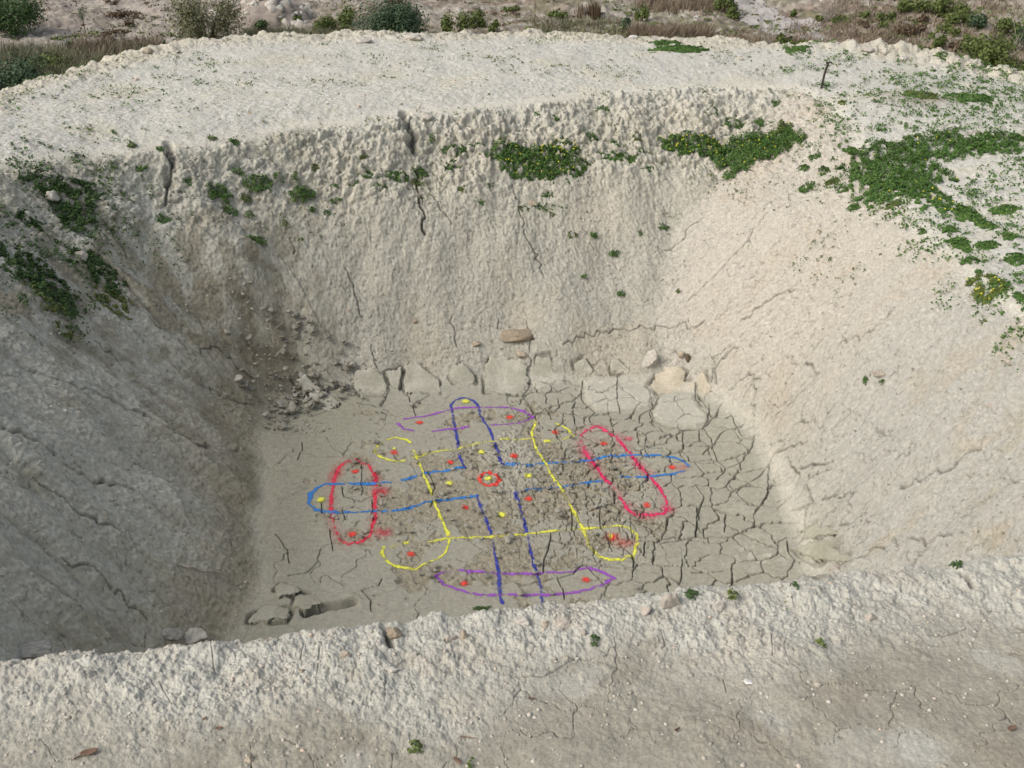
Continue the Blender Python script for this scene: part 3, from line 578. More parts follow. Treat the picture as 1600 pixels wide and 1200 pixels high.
for k, (a, b, s) in enumerate(REDS):
    bl = [(a, b, .056, 1.5)]
    if k == 10: bl += [(a + 8, b, .13, .35, .06)]
    if k == 13: bl += [(a - 4, b + 1, .09, .7, .05), (a + 14, b + 8, .16, .4, .06)]
    if k in (2, 3, 14): bl += [(a + 2, b + 2, .07, .5)]
    paint([], 'dot', "red spray dot " + s, "paint dot", "paint dots on the mud floor", blobs=bl, name="spray_paint_dot", seed=20 + k)
YEL = [(727,628,"under the round top of the dark blue arm"), (752,708,"between the lines of the dark blue arm"), (826,744,"between the lines of the right azure arm near the centre"), (701,756,"between the lines of the left azure arm near the centre"), (763,750,"inside the small red ring"), (784,805,"between the two near dark blue lines"), (501,782,"inside the round end of the left azure arm"), (616,702,"touching the red dot in the far left yellow loop"), (955,838,"touching the red dot in the near right yellow loop")]
for k, (a, b, s) in enumerate(YEL):
    paint([], 'yellow', "yellow spray dot " + s, "paint dot", "paint dots on the mud floor", blobs=[(a, b, .058 if k < 7 else .03, 1.8)], name="spray_paint_dot", seed=50 + k)
stage("paint")

# ------------------------------------------------------------------ mud plates at the foot of the walls
M_MUD = soil("dried_mud_plate", bump=.6, dist=.008)
for k, (pix, h, lab) in enumerate(PL):
    W = [(p.x, p.y) for p in wp(pix)]
    si, sj = window(W, .05); x, y = X[si, sj], Y[si, sj]
    wn = .022 * fbm(x * 9, y * 9, 4, 400 + k, g=.6); sdv, _ = poly_sd(x + wn, y - wn, W); sdv = sdv.astype(f32)
    m = sdv < 0
    if m.sum() < 30: continue
    # smooth underlying surface + thickness; a rim that curls away a little
    t = np.clip(-sdv / .03, 0, 1)
    ymin, ymax = min(p[1] for p in W), max(p[1] for p in W)
    curl = ss(ymin, ymax, y) if k not in (12, 13, 14) else ss(ymax, ymin, y)
    th = ((.8 if k < 12 else .45) * h * (.06 + 1.05 * curl ** 1.4) * (.75 + .25 * np.sqrt(t)) + .006 * fbm(x * 5, y * 5, 2, 430 + k) + .0015 * pn(x * 30, y * 30, 440 + k)).astype(f32)
    sb = (.012 * fbm(x * 1.2, y * 1.2, 2, 74)).astype(f32)
    th = np.maximum(th + sb, .0) + np.clip(D0[si, sj], 0, .05) * .35
    edge = sdv > -.008
    th = np.where(edge, -.06, th)           # side skirt reaching below the ground
    col = lerp(c3(.42, .405, .345), c3(.50, .48, .42), ss(-.4, .5, fbm(x * 4, y * 4, 3, 450 + k))[..., None]) if k < 12 else lerp(c3(.36, .345, .28), c3(.40, .385, .32), ss(-.4, .5, fbm(x * 4, y * 4, 3, 450 + k))[..., None])
    if k == 10 or k == 11: col = col * c3(1.14, 1.06, 1.0)
    col = col * c3(.985, 1.0, .955) * lerp(.9, 1.0, curl)[..., None] * (1 + .08 * pn(x * 22, y * 22, 3))[..., None]
    cmask = m.copy(); cmask[:-1] &= m[1:]; cmask[:, :-1] &= m[:, 1:]
    c = at(sum(p[0] for p in pix) / len(pix), sum(p[1] for p in pix) / len(pix))
    o = patch("mud_plate", si, sj, cmask, th.astype(f32), M_MUD, {'tone': ('FLOAT_COLOR', rgba(col.astype(f32))), 'bmp': ('FLOAT', np.full(x.shape, .8, f32)[..., None])}, loc=tuple(c), P=(X[si, sj], Y[si, sj], Zb[si, sj]))
    if o: tag(o, lab, "mud plate", "dried mud plates at the foot of the walls")
stage("plates")

# ------------------------------------------------------------------ stones
import bmesh
def ico(sub):
    bm = bmesh.new(); bmesh.ops.create_icosphere(bm, subdivisions=sub, radius=1)
    V = np.array([v.co[:] for v in bm.verts], f32); F = np.array([[v.index for v in f.verts] for f in bm.faces], np.int32); bm.free(); return V, F
I3 = ico(4); I1 = ico(1); I2 = ico(2)
def rockverts(V, rg, flat=1.0, cuts=12, rough_=.16):
    V = V.copy()
    for _ in range(cuts):
        n = rg.normal(size=3); n /= np.linalg.norm(n); d = rg.uniform(.45, .88)
        h = V @ n; ex = h > d; V[ex] -= np.outer(h[ex] - d, n) * .93
    s = rg.uniform(0, 50)
    nn = fbm(V[:, 0] * 2 + s, V[:, 1] * 2 + V[:, 2] * 1.7, 3, 5)
    return V * (1 + rough_ * nn)[:, None]
SM = {'pale': plain("pale_stone", (.50, .47, .41)), 'tan': plain("tan_stone", (.41, .35, .27)), 'brown': plain("brown_stone", (.31, .26, .19)), 'grey': plain("grey_clod", (.34, .335, .30)), 'pink': plain("pinkish_stone", (.44, .395, .335)), 'dark': plain("dark_stone", (.15, .12, .09)), 'white': plain("white_stone", (.66, .65, .61))}
def rock(px, py, wpx, hpx, mat, label, seed, name="stone", group=None, cat=None, rot=None):
    p = at(px, py + hpx * .35); dist = p.length; s = wpx / F_PX * dist / 2; hz = hpx / F_PX * dist / 2
    rg = np.random.default_rng(seed); V = rockverts(I3[0], rg); V = V * np.array([s, s * .8, hz * 1.05], f32) * 1.1
    if rot: c, s_ = math.cos(rot), math.sin(rot); V = np.stack([V[:, 0] * c - V[:, 2] * s_, V[:, 1], V[:, 0] * s_ + V[:, 2] * c], -1)
    o = mesh_obj(name, V, I3[1], SM[mat], smooth=False); o.location = p + Vector((0, 0, hz * .2))
    for f in o.data.polygons: f.use_smooth = True
    tag(o, label, cat or name, group); return o
ROCKS = [(813,518,56,24,'brown',"brown layered stone jutting from the far wall above the square mud plate"), (815,550,22,10,'tan',"short tan stone just below the brown layered stone"), (744,535,13,11,'tan',"round brown pebble left of the brown layered stone"),
 (832,314,19,9,'tan',"flat tan stone under the flowering plant strip"), (667,179,18,11,'pale',"cream lump at the far rim beside the top of the gully"), (1016,556,26,34,'pale',"pale bulbous nodule above the pinkish mud plate"), (1075,556,11,19,'dark',"dark upright stone in the far right corner"), (1064,553,13,14,'tan',"tan lump left of the dark upright stone"),
 (1045,932,32,36,'pink',"upright blocky stone standing on the near crest"), (1010,950,20,14,'pink',"low pinkish stone left of the upright blocky stone"), (1125,942,20,17,'pale',"pale angular stone right of the upright blocky stone"), (1360,959,19,15,'pink',"lone pinkish stone on the right part of the near berm"),
 (1310,890,26,14,'pink',"rounded stone on the crest at the near right corner of the pit"), (878,970,26,12,'pink',"pinkish flat stone on the near crest, right of two pale ones"), (852,972,13,10,'tan',"small tan stone between two flat stones on the near crest"), (815,966,30,14,'pale',"pale flat stone on the near crest below the dark blue lines"), (912,985,11,9,'pink',"small pink pebble below the flat stones of the near crest"),
 (1497,961,6,5,'white',"tiny white pebble on the far right of the near berm"), (1277,1067,12,7,'pink',"oval pebble in the lower right of the trodden berm top"), (1170,1064,15,5,'white',"thin white flake of stone lying on the berm top"),
 (617,983,26,17,'brown',"brown stone lodged in the notch of the near crest"), (704,993,19,14,'pink',"pinkish cube-like stone of the pair right of the notch"), (725,988,14,17,'tan',"tan stone of the pair right of the notch"), (537,1021,20,15,'tan',"tan rounded stone left of the notch"), (644,1017,18,13,'pale',"bluish pale stone under the notch"),
 (390,1182,15,14,'tan',"tan pebble at the bottom edge of the berm top"), (612,1043,22,10,'pale',"pale flat lump on the berm below the notch"), (302,990,36,20,'pale',"big pale clod on the crest at the left"), (50,1012,50,14,'grey',"long grey clod behind the crest at the far left"), (268,985,30,18,'grey',"grey clod behind the crest left of the pale clod"), (472,1046,9,10,'brown',"small brown pebble in a smooth patch of the berm"),
 (142,1050,15,14,'grey',"bluish clod on the left of the near berm"), (420,1076,7,6,'pale',"tiny pale pebble between the cracks of the near berm"), (102,640,6,5,'white',"white pebble on the left wall"), (1548,632,12,9,'pink',"pink stone on the right wall near the picture edge"), (1553,548,14,9,'pale',"pale rounded stone high on the right wall"), (1576,562,20,9,'pink',"pinkish flat stone high on the right wall"), (1372,580,22,14,'pink',"half-buried pinkish lump in the middle of the right wall"),
 (83,305,22,18,'pale',"pale boulder beside the dark green plants on the left wall"), (125,395,20,18,'pale',"pale rounded boulder below the dark green plants on the left wall"), (370,590,24,10,'pale',"pale slab of stone near the foot of the left gully"), (390,175,8,6,'tan',"small tan clod on the plateau above the far wall"), (432,452,5,5,'tan',"orange-tan pebble in the left part of the far wall"), (545,485,6,6,'tan',"tan pebble in the middle left of the far wall"), (648,500,7,7,'tan',"tan pebble low on the far wall left of the brown stone"),
 (470,803,10,7,'tan',"small clod") ][:-1]
for k, r in enumerate(ROCKS): rock(r[0], r[1], r[2], r[3], r[4], r[5], 900 + k, group="stones lying on the marl")
# background boulders
for k, (a, b, w_, h_, m_, lab) in enumerate([(232,78,14,10,'tan',"tan boulder at the left end of the plateau edge"), (568,62,28,9,'pale',"cream boulder on the far edge of the plateau under the big bush"), (645,58,32,9,'pale',"long cream lump on the plateau edge right of the big bush"), (1155,90,16,9,'pale',"pale lump on the plateau edge above the path"), (990,57,14,9,'white',"white block on the plateau edge behind the green strip"), (392,47,9,7,'white',"white boulder below the rubble pile"), (335,18,16,10,'white',"bluish white boulder behind the loose shrub"), (1355,76,17,8,'pale',"large pale clod on the right end of the plateau edge"), (1384,80,13,7,'pale',"pale clod right of the largest one on the plateau edge"), (1412,90,14,7,'pale',"rightmost pale clod of the row on the plateau edge")]):
    rock(a, b, w_, h_, m_, lab, 990 + k, name="boulder", group="boulders beyond the pit")

def scatter_stones(name, pts, sizes, mat, label, seed=0, flat=.7, base=I1, group=None):
    rg = np.random.default_rng(seed); n = len(pts); V0, F0 = base
    protos = [rockverts(V0, rg, cuts=5, rough_=.2) for _ in range(12)]
    VV = np.empty((n, len(V0), 3), f32)
    for k in range(n):
        a = rg.uniform(0, 6.28); c, s = math.cos(a), math.sin(a); P = protos[k % 12] * sizes[k] * np.array([1, rg.uniform(.6, 1), flat * rg.uniform(.5, 1)], f32)
        VV[k] = np.stack([P[:, 0] * c - P[:, 1] * s, P[:, 0] * s + P[:, 1] * c, P[:, 2]], -1) + pts[k]
    F = (F0[None] + (np.arange(n) * len(V0))[:, None, None]).reshape(-1, 3)
    o = mesh_obj(name, VV.reshape(-1, 3), F, mat, smooth=False); tag(o, label, "gravel", kind='stuff'); return o
def ground_pts(n, xr, yr, keep, seed, lift=0.0):
    rg = np.random.default_rng(seed); x = rg.uniform(*xr, n); y = rg.uniform(*yr, n); k = keep(x, y, rg); x, y = x[k], y[k]
    return np.stack([x, y, gz(x, y) + lift], -1).astype(f32)
def pw(rg, n, a, b, e=3): return (a + (b - a) * rg.uniform(0, 1, n) ** e).astype(f32)
rg = np.random.default_rng(5)
M_GR = leafmat("soil_crumbs", (.36, .33, .27), (.56, .53, .46), (.58, .46, .36))
M_GRD = leafmat("grey_crumbs", (.24, .22, .17), (.44, .42, .36))
p = ground_pts(16000, (-1.7, 1.9), (1.1, 2.5), lambda x, y, r: r.uniform(size=len(x)) < .25 + .75 * ss(.9, .1, np.abs(samp(dR, x, y))), 31)
scatter_stones("gravel", p, pw(rg, len(p), .0010, .0085, 6), M_GR, "pale crumbs and grit strewn on the near berm", 1)
p = ground_pts(34000, (-4.8, 5), (5.0, 14.6), lambda x, y, r: (samp(dF, x, y) > .1) & (samp(dR, x, y) < .2) & (fbm(x * 1.3, y * 1.3, 2, 9) + r.uniform(-.7, .7, len(x)) + .5 * samp(S, x, y) > .1), 32)
scatter_stones("gravel", p, pw(rg, len(p), .003, .022, 5), M_GR, "small crumbs lying on the pit walls", 2)
p = ground_pts(2600, (-3.9, -2.0), (9.2, 11.6), lambda x, y, r: np.exp(-((x + 2.65 + (y - 9.9) * .75) / .28) ** 2) > r.uniform(0, 1, len(x)), 33)
scatter_stones("gravel", p, pw(rg, len(p), .006, .035, 3), M_GRD, "loose dark gravel in the gully of the far left corner", 3)
p = ground_pts(9000, (-8, 9), (12, 18), lambda x, y, r: (samp(dR, x, y) > .1) & (samp(dP, x, y) < .3) & (r.uniform(0, 1, len(x)) < .25 + .75 * ss(-.8, -.1, samp(dP, x, y))), 34)
scatter_stones("gravel", p, pw(rg, len(p), .006, .05, 5), M_GR, "lumpy pale crumbs on the far plateau", 4)
p = ground_pts(1900, (-1.2, 1.2), (7.0, 9.8), lambda x, y, r: np.exp(-(((x) / .4) ** 2 + ((y - 8.7) / .7) ** 2)) + .12 > r.uniform(0, 1, len(x)), 35)
scatter_stones("gravel", p, pw(rg, len(p), .004, .022, 3), M_GRD, "grey rubble heaped in the middle of the floor drawing", 5)
p = ground_pts(2500, (-30, 32), (20, 60), lambda x, y, r: fbm(x * .22 + 9, y * .4, 2, 9) + r.uniform(-.3, .3, len(x)) > .25, 36)
scatter_stones("gravel", p, pw(rg, len(p), .03, .20, 3), leafmat("valley_stones", (.40, .38, .35), (.60, .58, .54)), "whitish stones strewn over the valley ground", 6)
ZMIN = 21.0
# rubble pile in the background
hp = at(410, 40); pts = []
rg2 = np.random.default_rng(77)
root = empty("rubble_pile", hp); tag(root, "heap of pale broken rock right of the loose shrub beyond the plateau", "rock pile")
for k in range(98):
    u, v = rg2.uniform(-1, 1, 2); d = min(1, math.hypot(u, v)); s = rg2.uniform(.12, .42)
    x = hp.x + u * 1.9; y = hp.y + 1.5 + v * 1.9; z = float(gz(x, y)) + (1 - d) * 1.25
    V = rockverts(I2[0], rg2, cuts=16, rough_=.3) * s * .8 * rg2.uniform(.6, 1.2, 3).astype(f32)
    o = mesh_obj("rock", V + np.array((x, y, z), f32), I2[1], SM['pale' if k % 3 else 'grey'], parent=root, loc=(x, y, z))
# earth core of the pile
V = ico(5)[0]; V = V * np.array([1.9, 2.0, 1.1], f32) * (1 + .10 * fbm(V[:, 0] * 3, V[:, 1] * 3, 4, 3))[:, None]; V[:, 2] -= .2
mesh_obj("earth_core", V + np.array((hp.x, hp.y + 1.5, float(gz(hp.x, hp.y + 1.5))), f32), ico(5)[1], plain("pile_earth", (.30, .26, .22), sc=2), parent=root, loc=(hp.x, hp.y + 1.5, float(gz(hp.x, hp.y + 1.5))))
stage("stones")

ZMIN = 1.3
# ------------------------------------------------------------------ curled flakes of mud skin
def flakes(n, keep, seed, smin, smax, label, xr=(-2.6, 2.6), yr=(6, 10.3)):
    p = ground_pts(n, xr, yr, keep, seed, .004); n = len(p); rg = np.random.default_rng(seed + 1)
    k = 7; a = np.linspace(0, 2 * np.pi, k, endpoint=False)[None] + rg.uniform(-.3, .3, (n, k)) + rg.uniform(0, 6, (n, 1)); s = (smin + (smax - smin) * rg.uniform(0, 1, (n, 1)) ** 2.5); r = s * rg.uniform(.6, 1.1, (n, k))
    x = r * np.cos(a); y = r * np.sin(a); ta = rg.uniform(0, 6.28, (n, 1)); z = (x * np.cos(ta) + y * np.sin(ta)) * rg.uniform(-.05, .5, (n, 1)) + 1.2 * (x ** 2 + y ** 2) / s + .3 * s
    top = np.stack([x, y, z], -1) + p[:, None]; bot = top.copy(); bot[..., 2] -= .005
    ce = p[:, None] + np.concatenate([np.zeros((n, 1, 2)), .3 * s[:, :, None] * 0 + .3 * s[:, None]], -1).reshape(n, 1, 3); cb = ce.copy(); cb[..., 2] -= .005
    V = np.concatenate([top, bot, ce, cb], 1).astype(f32); F = []
    for i in range(k):
        j = (i + 1) % k; F += [(i, j, 2 * k), (i + k, 2 * k + 1, j + k), (i, i + k, j + k), (i, j + k, j)]
    F = (np.array(F)[None] + (np.arange(n) * (2 * k + 2))[:, None, None]).reshape(-1, 3)
    o = mesh_obj("mud_flakes", V.reshape(-1, 3), F, leafmat("mud_flake_skin", (.31, .295, .235), (.46, .44, .38)))
    tag(o, label, "mud flakes", kind='stuff')
flakes(3800, lambda x, y, r: (samp(dF, x, y) < -.05) & (.60 - ((x + .1) / 1.6) ** 2 - ((y - 8.15) / 1.6) ** 2 + 1.5 * fbm(x * 1.8, y * 1.8, 4, 66, g=.6) + r.uniform(-.25, .25, len(x)) > .0) & (r.uniform(size=len(x)) < .55), 41, .007, .038, "curled flakes of mud skin on the pit floor")
flakes(700, lambda x, y, r: (samp(dF, x, y) > -.3) & (np.exp(-((x + 2.4) / .5) ** 2) > r.uniform(0, 1, len(x))), 43, .015, .06, "broken mud chips in the far left corner", (-3.2, -1.6), (9.3, 10.6))
stage("flakes")

# ------------------------------------------------------------------ plants
def quads(P, Nn, size, rg, aspect=.55, up=None):
    """leaf-sized rhombs at P; Nn = preferred normals"""
    n = len(P); d = rg.normal(size=(n, 3)); N = Nn + d * .55; N /= np.linalg.norm(N, axis=1)[:, None]
    t = np.cross(N, rg.normal(size=(n, 3))); t /= np.linalg.norm(t, axis=1)[:, None] + 1e-9
    if up is not None: t = lerp(t, up, .75); t /= np.linalg.norm(t, axis=1)[:, None] + 1e-9
    b = np.cross(N, t); s = np.asarray(size).reshape(-1, 1)
    V = np.stack([P - t * s, P - b * s * aspect + N * s * .15, P + t * s, P + b * s * aspect + N * s * .15], 1)
    F = (np.arange(4)[None] + 4 * np.arange(n)[:, None])
    return V.astype(f32), F
ML = {'oxalis': leafmat("clover_leaves", (.04, .10, .02), (.10, .19, .04), (.17, .25, .06)), 'dark': leafmat("dark_green_leaves", (.035, .075, .022), (.08, .14, .04)),
      'olive': leafmat("olive_leaves", (.075, .11, .03), (.15, .19, .05)), 'bright': leafmat("bright_green_leaves", (.09, .13, .03), (.17, .21, .045)), 'blue': leafmat("blue_green_leaves", (.04, .075, .04), (.09, .14, .07)),
      'straw': leafmat("dry_grass_blades", (.20, .155, .11), (.32, .265, .195)), 'brown': leafmat("brown_twigs_leaves", (.09, .065, .04), (.17, .12, .075)), 'greygrass': leafmat("grey_green_grass", (.14, .15, .08), (.27, .26, .17)), 'yellow': leafmat("yellow_petals", (.70, .62, .03), (.80, .74, .06)), 'sage': leafmat("sage_leaves", (.13, .14, .075), (.22, .22, .12))}
M_STEM = plain("stems", (.16, .13, .08)); M_GST = plain("green_stems", (.10, .16, .05))
def slopeframe(x, y):
    e = .15; gxv = (gz(x + e, y) - gz(x - e, y)) / (2 * e); gyv = (gz(x, y + e) - gz(x, y - e)) / (2 * e)
    n = Vector((-float(gxv), -float(gyv), 1)).normalized(); return n
def clump(px, py, wpx, hpx, label, seed, kind='oxalis', dens=1.0, flowers=0, group=None, name="clover_clump", cat="clump", leaf=.014, lumps=None, tall=1.0, bare=.15):
    rg = np.random.default_rng(seed); c = at(px, py + hpx * .1); dist = c.length
    rw = wpx / F_PX * dist / 2; n = slopeframe(c.x, c.y)
    vis = abs(n.dot(c.normalized())); ru = min(hpx / F_PX * dist / 2 / max(vis, .28), rw * 2.2)
    ru = max(ru * .85, .02); u = Vector((0, 0, 1)).cross(n); u = Vector((1, 0, 0)) - n * n.x; u.normalize(); v = n.cross(u)
    area = rw * ru * 3.14; N = int(min(22000, max(26, area / (leaf ** 2) * 2.1 * dens)))
    q = rg.uniform(-1, 1, (int(N * 1.8), 2)); rho = np.hypot(q[:, 0], q[:, 1]); so_ = seed * 3.3
    ed = 1 + .42 * pn(q[:, 0] * 2.2 + so_, q[:, 1] * 2.2, 4) + .3 * pn(q[:, 0] * rw / .12 + so_, q[:, 1] * ru / .12, 7) + .15 * pn(q[:, 0] * 6 + so_, q[:, 1] * 6, 6)
    k = (rho < ed * .93) & (pn(q[:, 0] * rw / .09 + so_, q[:, 1] * ru / .09, 9) + rg.uniform(-.2, .2, len(q)) > -.55 + bare); q = q[k][:N]; rho = rho[k][:N]
    hh = min(.20, max(.03, .42 * min(rw, ru))) * tall
    dome = np.sqrt(np.clip(1 - (rho / 1.15) ** 2, .03, 1)) * (1 + .75 * pn(q[:, 0] * rw / .06 + so_, q[:, 1] * ru / .06, 12))
    x = c.x + q[:, 0] * rw * u.x + q[:, 1] * ru * v.x; y = c.y + q[:, 0] * rw * u.y + q[:, 1] * ru * v.y; z = gz(x, y)
    lift = dome * hh * rg.uniform(.25, 1.05, len(x)); up = (np.array(n) * .6 + np.array([0, 0, .4]))
    P = np.stack([x, y, z], -1) + lift[:, None] * up[None]
    Nn = np.stack([q[:, 0] * .6 + 0 * x, q[:, 1] * .5 - .3, 1 + 0 * x], -1)
    V, F = quads(P, Nn, leaf * rg.uniform(.6, 1.25, len(P)), rg, .75)
    o = mesh_obj(name, V.reshape(-1, 3), F, ML[kind], loc=tuple(c)); tag(o, label, cat, group)
    if flowers:
        i = rg.choice(len(P), min(flowers, len(P), 40), replace=False); Pf = P[i] + np.array(n)[None] * (.02 + hh * .3) * rg.uniform(.3, 1.1, (len(i), 1))
        for p_ in Pf:
            V, F = quads(np.tile(p_, (4, 1)) + rg.normal(size=(4, 3)) * .003, np.tile([0, -.6, 1.], (4, 1)), np.full(4, .0085), rg, .8)
            mesh_obj("flower", V.reshape(-1, 3), F, ML['yellow'], parent=o, loc=tuple(p_))
    return o
BIG = [  # px, py, w, h, label, kind, flowers
 (833,247,166,60,"large dark green flowering clover strip in the middle of the far wall",'oxalis',60), (878,232,60,34,None,None,0),
 (972,245,74,20,"long low clover clump between the two large flowering strips",'oxalis',0),
 (1085,222,112,44,"left half of the right flowering clover strip below the far rim",'oxalis',40), (1180,236,146,44,"right half of the right flowering clover strip below the far rim",'oxalis',45),
 (1395,262,150,70,"widest mat of clover on the right shoulder of the pit",'oxalis',8), (1475,225,150,52,"clover mat on the right shoulder behind the widest one",'oxalis',5), (1400,292,90,46,"clover mat on the lower left edge of the right shoulder",'oxalis',0), (1458,305,54,76,"clover mat hanging down the slope from the right shoulder",'oxalis',14), (1560,222,90,36,"clover mat at the right picture edge on the shoulder",'oxalis',0),
 (112,297,84,66,"dark green leafy clump on the upper left wall",'dark',0), (118,338,64,52,"dark clump right below the leafy one on the upper left wall",'dark',0), (70,282,66,36,"dark clump left of the leafy one on the upper left wall",'dark',0), (48,345,44,26,"small dark clump under the pale boulder on the left wall",'dark',0),
 (62,432,150,46,"long dark patch of weeds across the left wall",'dark',0), (140,400,66,44,"weed clump right of the pale boulder on the left wall",'dark',0), (168,432,60,46,"weed clump above the gully on the left wall",'dark',0), (178,470,70,36,"dull weed clump beside the gully, below the others",'olive',0), (75,465,90,22,"thin weeds under the long dark patch on the left wall",'olive',0), (100,515,34,16,"lowest small weed tuft of the left wall patch",'olive',0), (30,385,60,20,"faint weeds at the left picture edge on the wall",'olive',0),
 (1546,440,56,52,"loose straggly clover clump low on the right shoulder",'bright',10), (1507,331,38,28,"round clover clump right of the hanging mat",'oxalis',0), (1540,351,26,30,"upright oval clover clump on the right shoulder",'oxalis',0), (1568,326,38,17,"flat clover clump near the right picture edge",'oxalis',0), (1502,380,30,28,"clover clump below the round one on the right shoulder",'oxalis',0), (1543,381,32,14,"small flat clover clump below the upright oval one",'oxalis',0), (1588,405,30,22,"clover clump cut by the right picture edge",'oxalis',0),
 (1330,235,28,16,"small clover clump left of the widest mat",'oxalis',0), (1316,159,14,10,"lone tuft right of the stake on the plateau",'bright',0),
 (1060,76,90,14,"bright green strip on the far edge of the plateau",'oxalis',0), (1040,66,50,10,"bright green strip tip near the white block",'oxalis',0), (1245,75,40,12,"green fringe under the bright round bush",'oxalis',0), (1468,90,20,9,"green tuft among the clods of the plateau edge",'oxalis',0),
 (1520,150,70,20,"clover on the plateau near the right picture edge",'oxalis',0), (1440,148,60,14,"sparse clover on the plateau right of the grey mound",'olive',0)]
for k, (a, b, w_, h_, lab, kd, fl) in enumerate(BIG):
    if lab: clump(a, b, w_, h_, lab, 2000 + k, kd, flowers=fl, group="green plant clumps on the marl", bare=(.60 if a > 1300 and b > 130 and w_ > 50 or kd == 'olive' else .42 if a < 300 else -.05), leaf=.0125, tall=(.3 if b < 160 else .38 if a > 1300 or a < 300 else .9))
clump(878, 234, 62, 32, "raised right end of the large flowering strip on the far wall", 2555, 'oxalis', flowers=25, group="green plant clumps on the marl")
SMALL = [(223,263,20,12),(293,282,14,14),(343,300,45,26),(371,265,20,14),(402,281,44,30),(434,275,18,14),(383,309,20,14),(461,273,12,14),(472,299,40,32),(493,263,12,14),(256,344,22,16),(359,327,25,12),(390,336,15,10),(400,375,34,12),(445,348,12,10),(486,327,14,10),(510,332,12,10),(525,314,20,12),(523,290,15,10),(250,233,14,10),(206,226,14,8),
 (577,272,38,18),(592,290,28,12),(620,277,38,16),(655,268,30,16),(655,285,24,12),(707,263,26,18),(716,236,28,22),(694,233,18,12),(746,226,28,10),(873,213,26,14),(921,216,28,16),(962,224,18,14),(918,248,20,14),(996,210,18,18),(1002,236,12,10),(750,315,24,14),(813,270,22,16),(859,280,24,20),(891,283,26,16),(856,304,20,14),(852,324,38,16),(817,326,20,12),(881,326,12,9),(861,336,12,8),(940,270,14,9),(1014,265,24,14),(894,365,18,14),(927,368,14,12),(959,395,20,12),(1036,354,18,10),(1001,363,12,10),(839,179,10,8),(942,169,20,7),(868,186,12,8),(726,294,24,14),(766,290,12,9),(567,245,16,12),(550,283,24,12),(675,214,10,12),
 (1144,194,38,16),(1222,202,34,22),(1188,192,18,16),(1212,162,14,9),(1114,174,20,8),(1273,245,20,14),(1256,262,20,12),(1286,270,20,12),(1262,294,26,14),(1482,358,24,14),(1397,322,26,12),(1335,324,20,12),(1515,408,28,12),(1566,484,12,10),(1537,501,13,10),(1593,464,16,16),(1353,593,10,9),(1379,596,10,6),(1591,584,12,7),(1576,370,20,12),(970,458,14,10),(912,432,10,7),(1060,455,8,7),(470,375,10,7),(330,215,16,8),(365,222,18,10),(1300,285,22,12),(1318,296,18,10),(1440,362,14,8),(1528,425,10,8)]
def region_of(a, b):
    if a < 700: return "on the left half of the far wall"
    if a < 1060: return "on the middle of the far wall"
    if a < 1245 and b < 300: return "on the right end of the far wall"
    return "around the right shoulder and right wall"
srt = sorted(SMALL, key=lambda q: q[0]); cnt = {}; tot = {}
for q in srt: tot[region_of(*q[:2])] = tot.get(region_of(*q[:2]), 0) + 1
ORD = ["first", "second", "third", "fourth", "fifth", "sixth", "seventh", "eighth", "ninth", "tenth", "eleventh", "twelfth", "thirteenth", "fourteenth", "fifteenth", "sixteenth", "seventeenth", "eighteenth", "nineteenth", "twentieth"]
for k, q in enumerate(srt):
    rn = region_of(*q[:2]); i = cnt.get(rn, 0); cnt[rn] = i + 1; n_ = tot[rn]
    if i < (n_ + 1) // 2: od = (ORD[i] if i < 20 else "twenty-" + ORD[i - 20]) + " from the left"
    else:
        j = n_ - 1 - i; od = (ORD[j] if j < 20 else "twenty-" + ORD[j - 20]) + " from the right"
    sz = "broad" if q[2] >= 30 else "small" if q[2] >= 17 else "tiny"
    ext = {"tiny": "tiny green sprig", "small": "small green tuft", "broad": "broad green tuft"}[sz]
    clump(q[0], q[1], q[2], q[3], f"{ext}, {od} {rn}", 3000 + k, 'oxalis' if (k * 7) % 5 else 'olive', group="small tufts " + rn, leaf=.011, name="green_tuft", cat="tuft", tall=1.2, bare=.25, dens=.8)
NEARP = [(1080,930,20,10,"sprig beside the upright blocky stone on the near crest"),(1145,932,18,7,"flat sprig on the near crest right of the angular stone"),(1242,915,10,14,"upright sprig on the crest near the right end of the floor"),(1232,947,16,14,"sprig beside the notch on the right of the near crest"),(1495,882,16,14,"sprig near the right end of the crest"),(1282,1007,12,6,"tiny sprig on the trodden berm right of centre"),(930,1002,14,8,"sprig below the pinkish flat stone"),(650,1168,26,14,"leafy sprig at the bottom of the berm"),(755,950,34,8,"flat green growth on the crest below the left dark blue line"),(735,1194,12,7,"sprig at the very bottom edge of the berm")]
for k, (a, b, w_, h_, lab) in enumerate(NEARP):
    clump(a, b, w_, h_, "green " + lab, 4000 + k, 'olive' if k % 2 else 'dark', leaf=.0042, group="green sprigs on the near berm", name="green_sprig", cat="sprig", dens=.55, bare=.3, tall=.55)
stage("tufts")
# fine sprinkling over plateau and walls: ground cover nobody could count
def sprinkle(n, keep, xr, yr, seed, label, kind='oxalis', per=9, rad=.035, leaf=.014, squash=.5):
    p = ground_pts(n, xr, yr, keep, seed); rg = np.random.default_rng(seed + 5); n = len(p)
    s = rg.uniform(.35, 1.5, (n, 1, 1)) ** 1.5; off = rg.normal(size=(n, per, 3)) * rad * s; off[..., 2] = np.abs(off[..., 2]) * squash + .01
    P = (p[:, None] + off).reshape(-1, 3); P[:, 2] = gz(P[:, 0], P[:, 1]) + off.reshape(-1, 3)[:, 2]
    V, F = quads(P, np.tile([0, -.3, 1.], (len(P), 1)), leaf * rg.uniform(.6, 1.3, len(P)), rg, .75)
    o = mesh_obj("ground_cover", V.reshape(-1, 3), F, ML[kind]); tag(o, label, "ground cover", kind='stuff')
SR = lambda x, y: samp(dR, x, y); SP = lambda x, y: samp(dP, x, y)
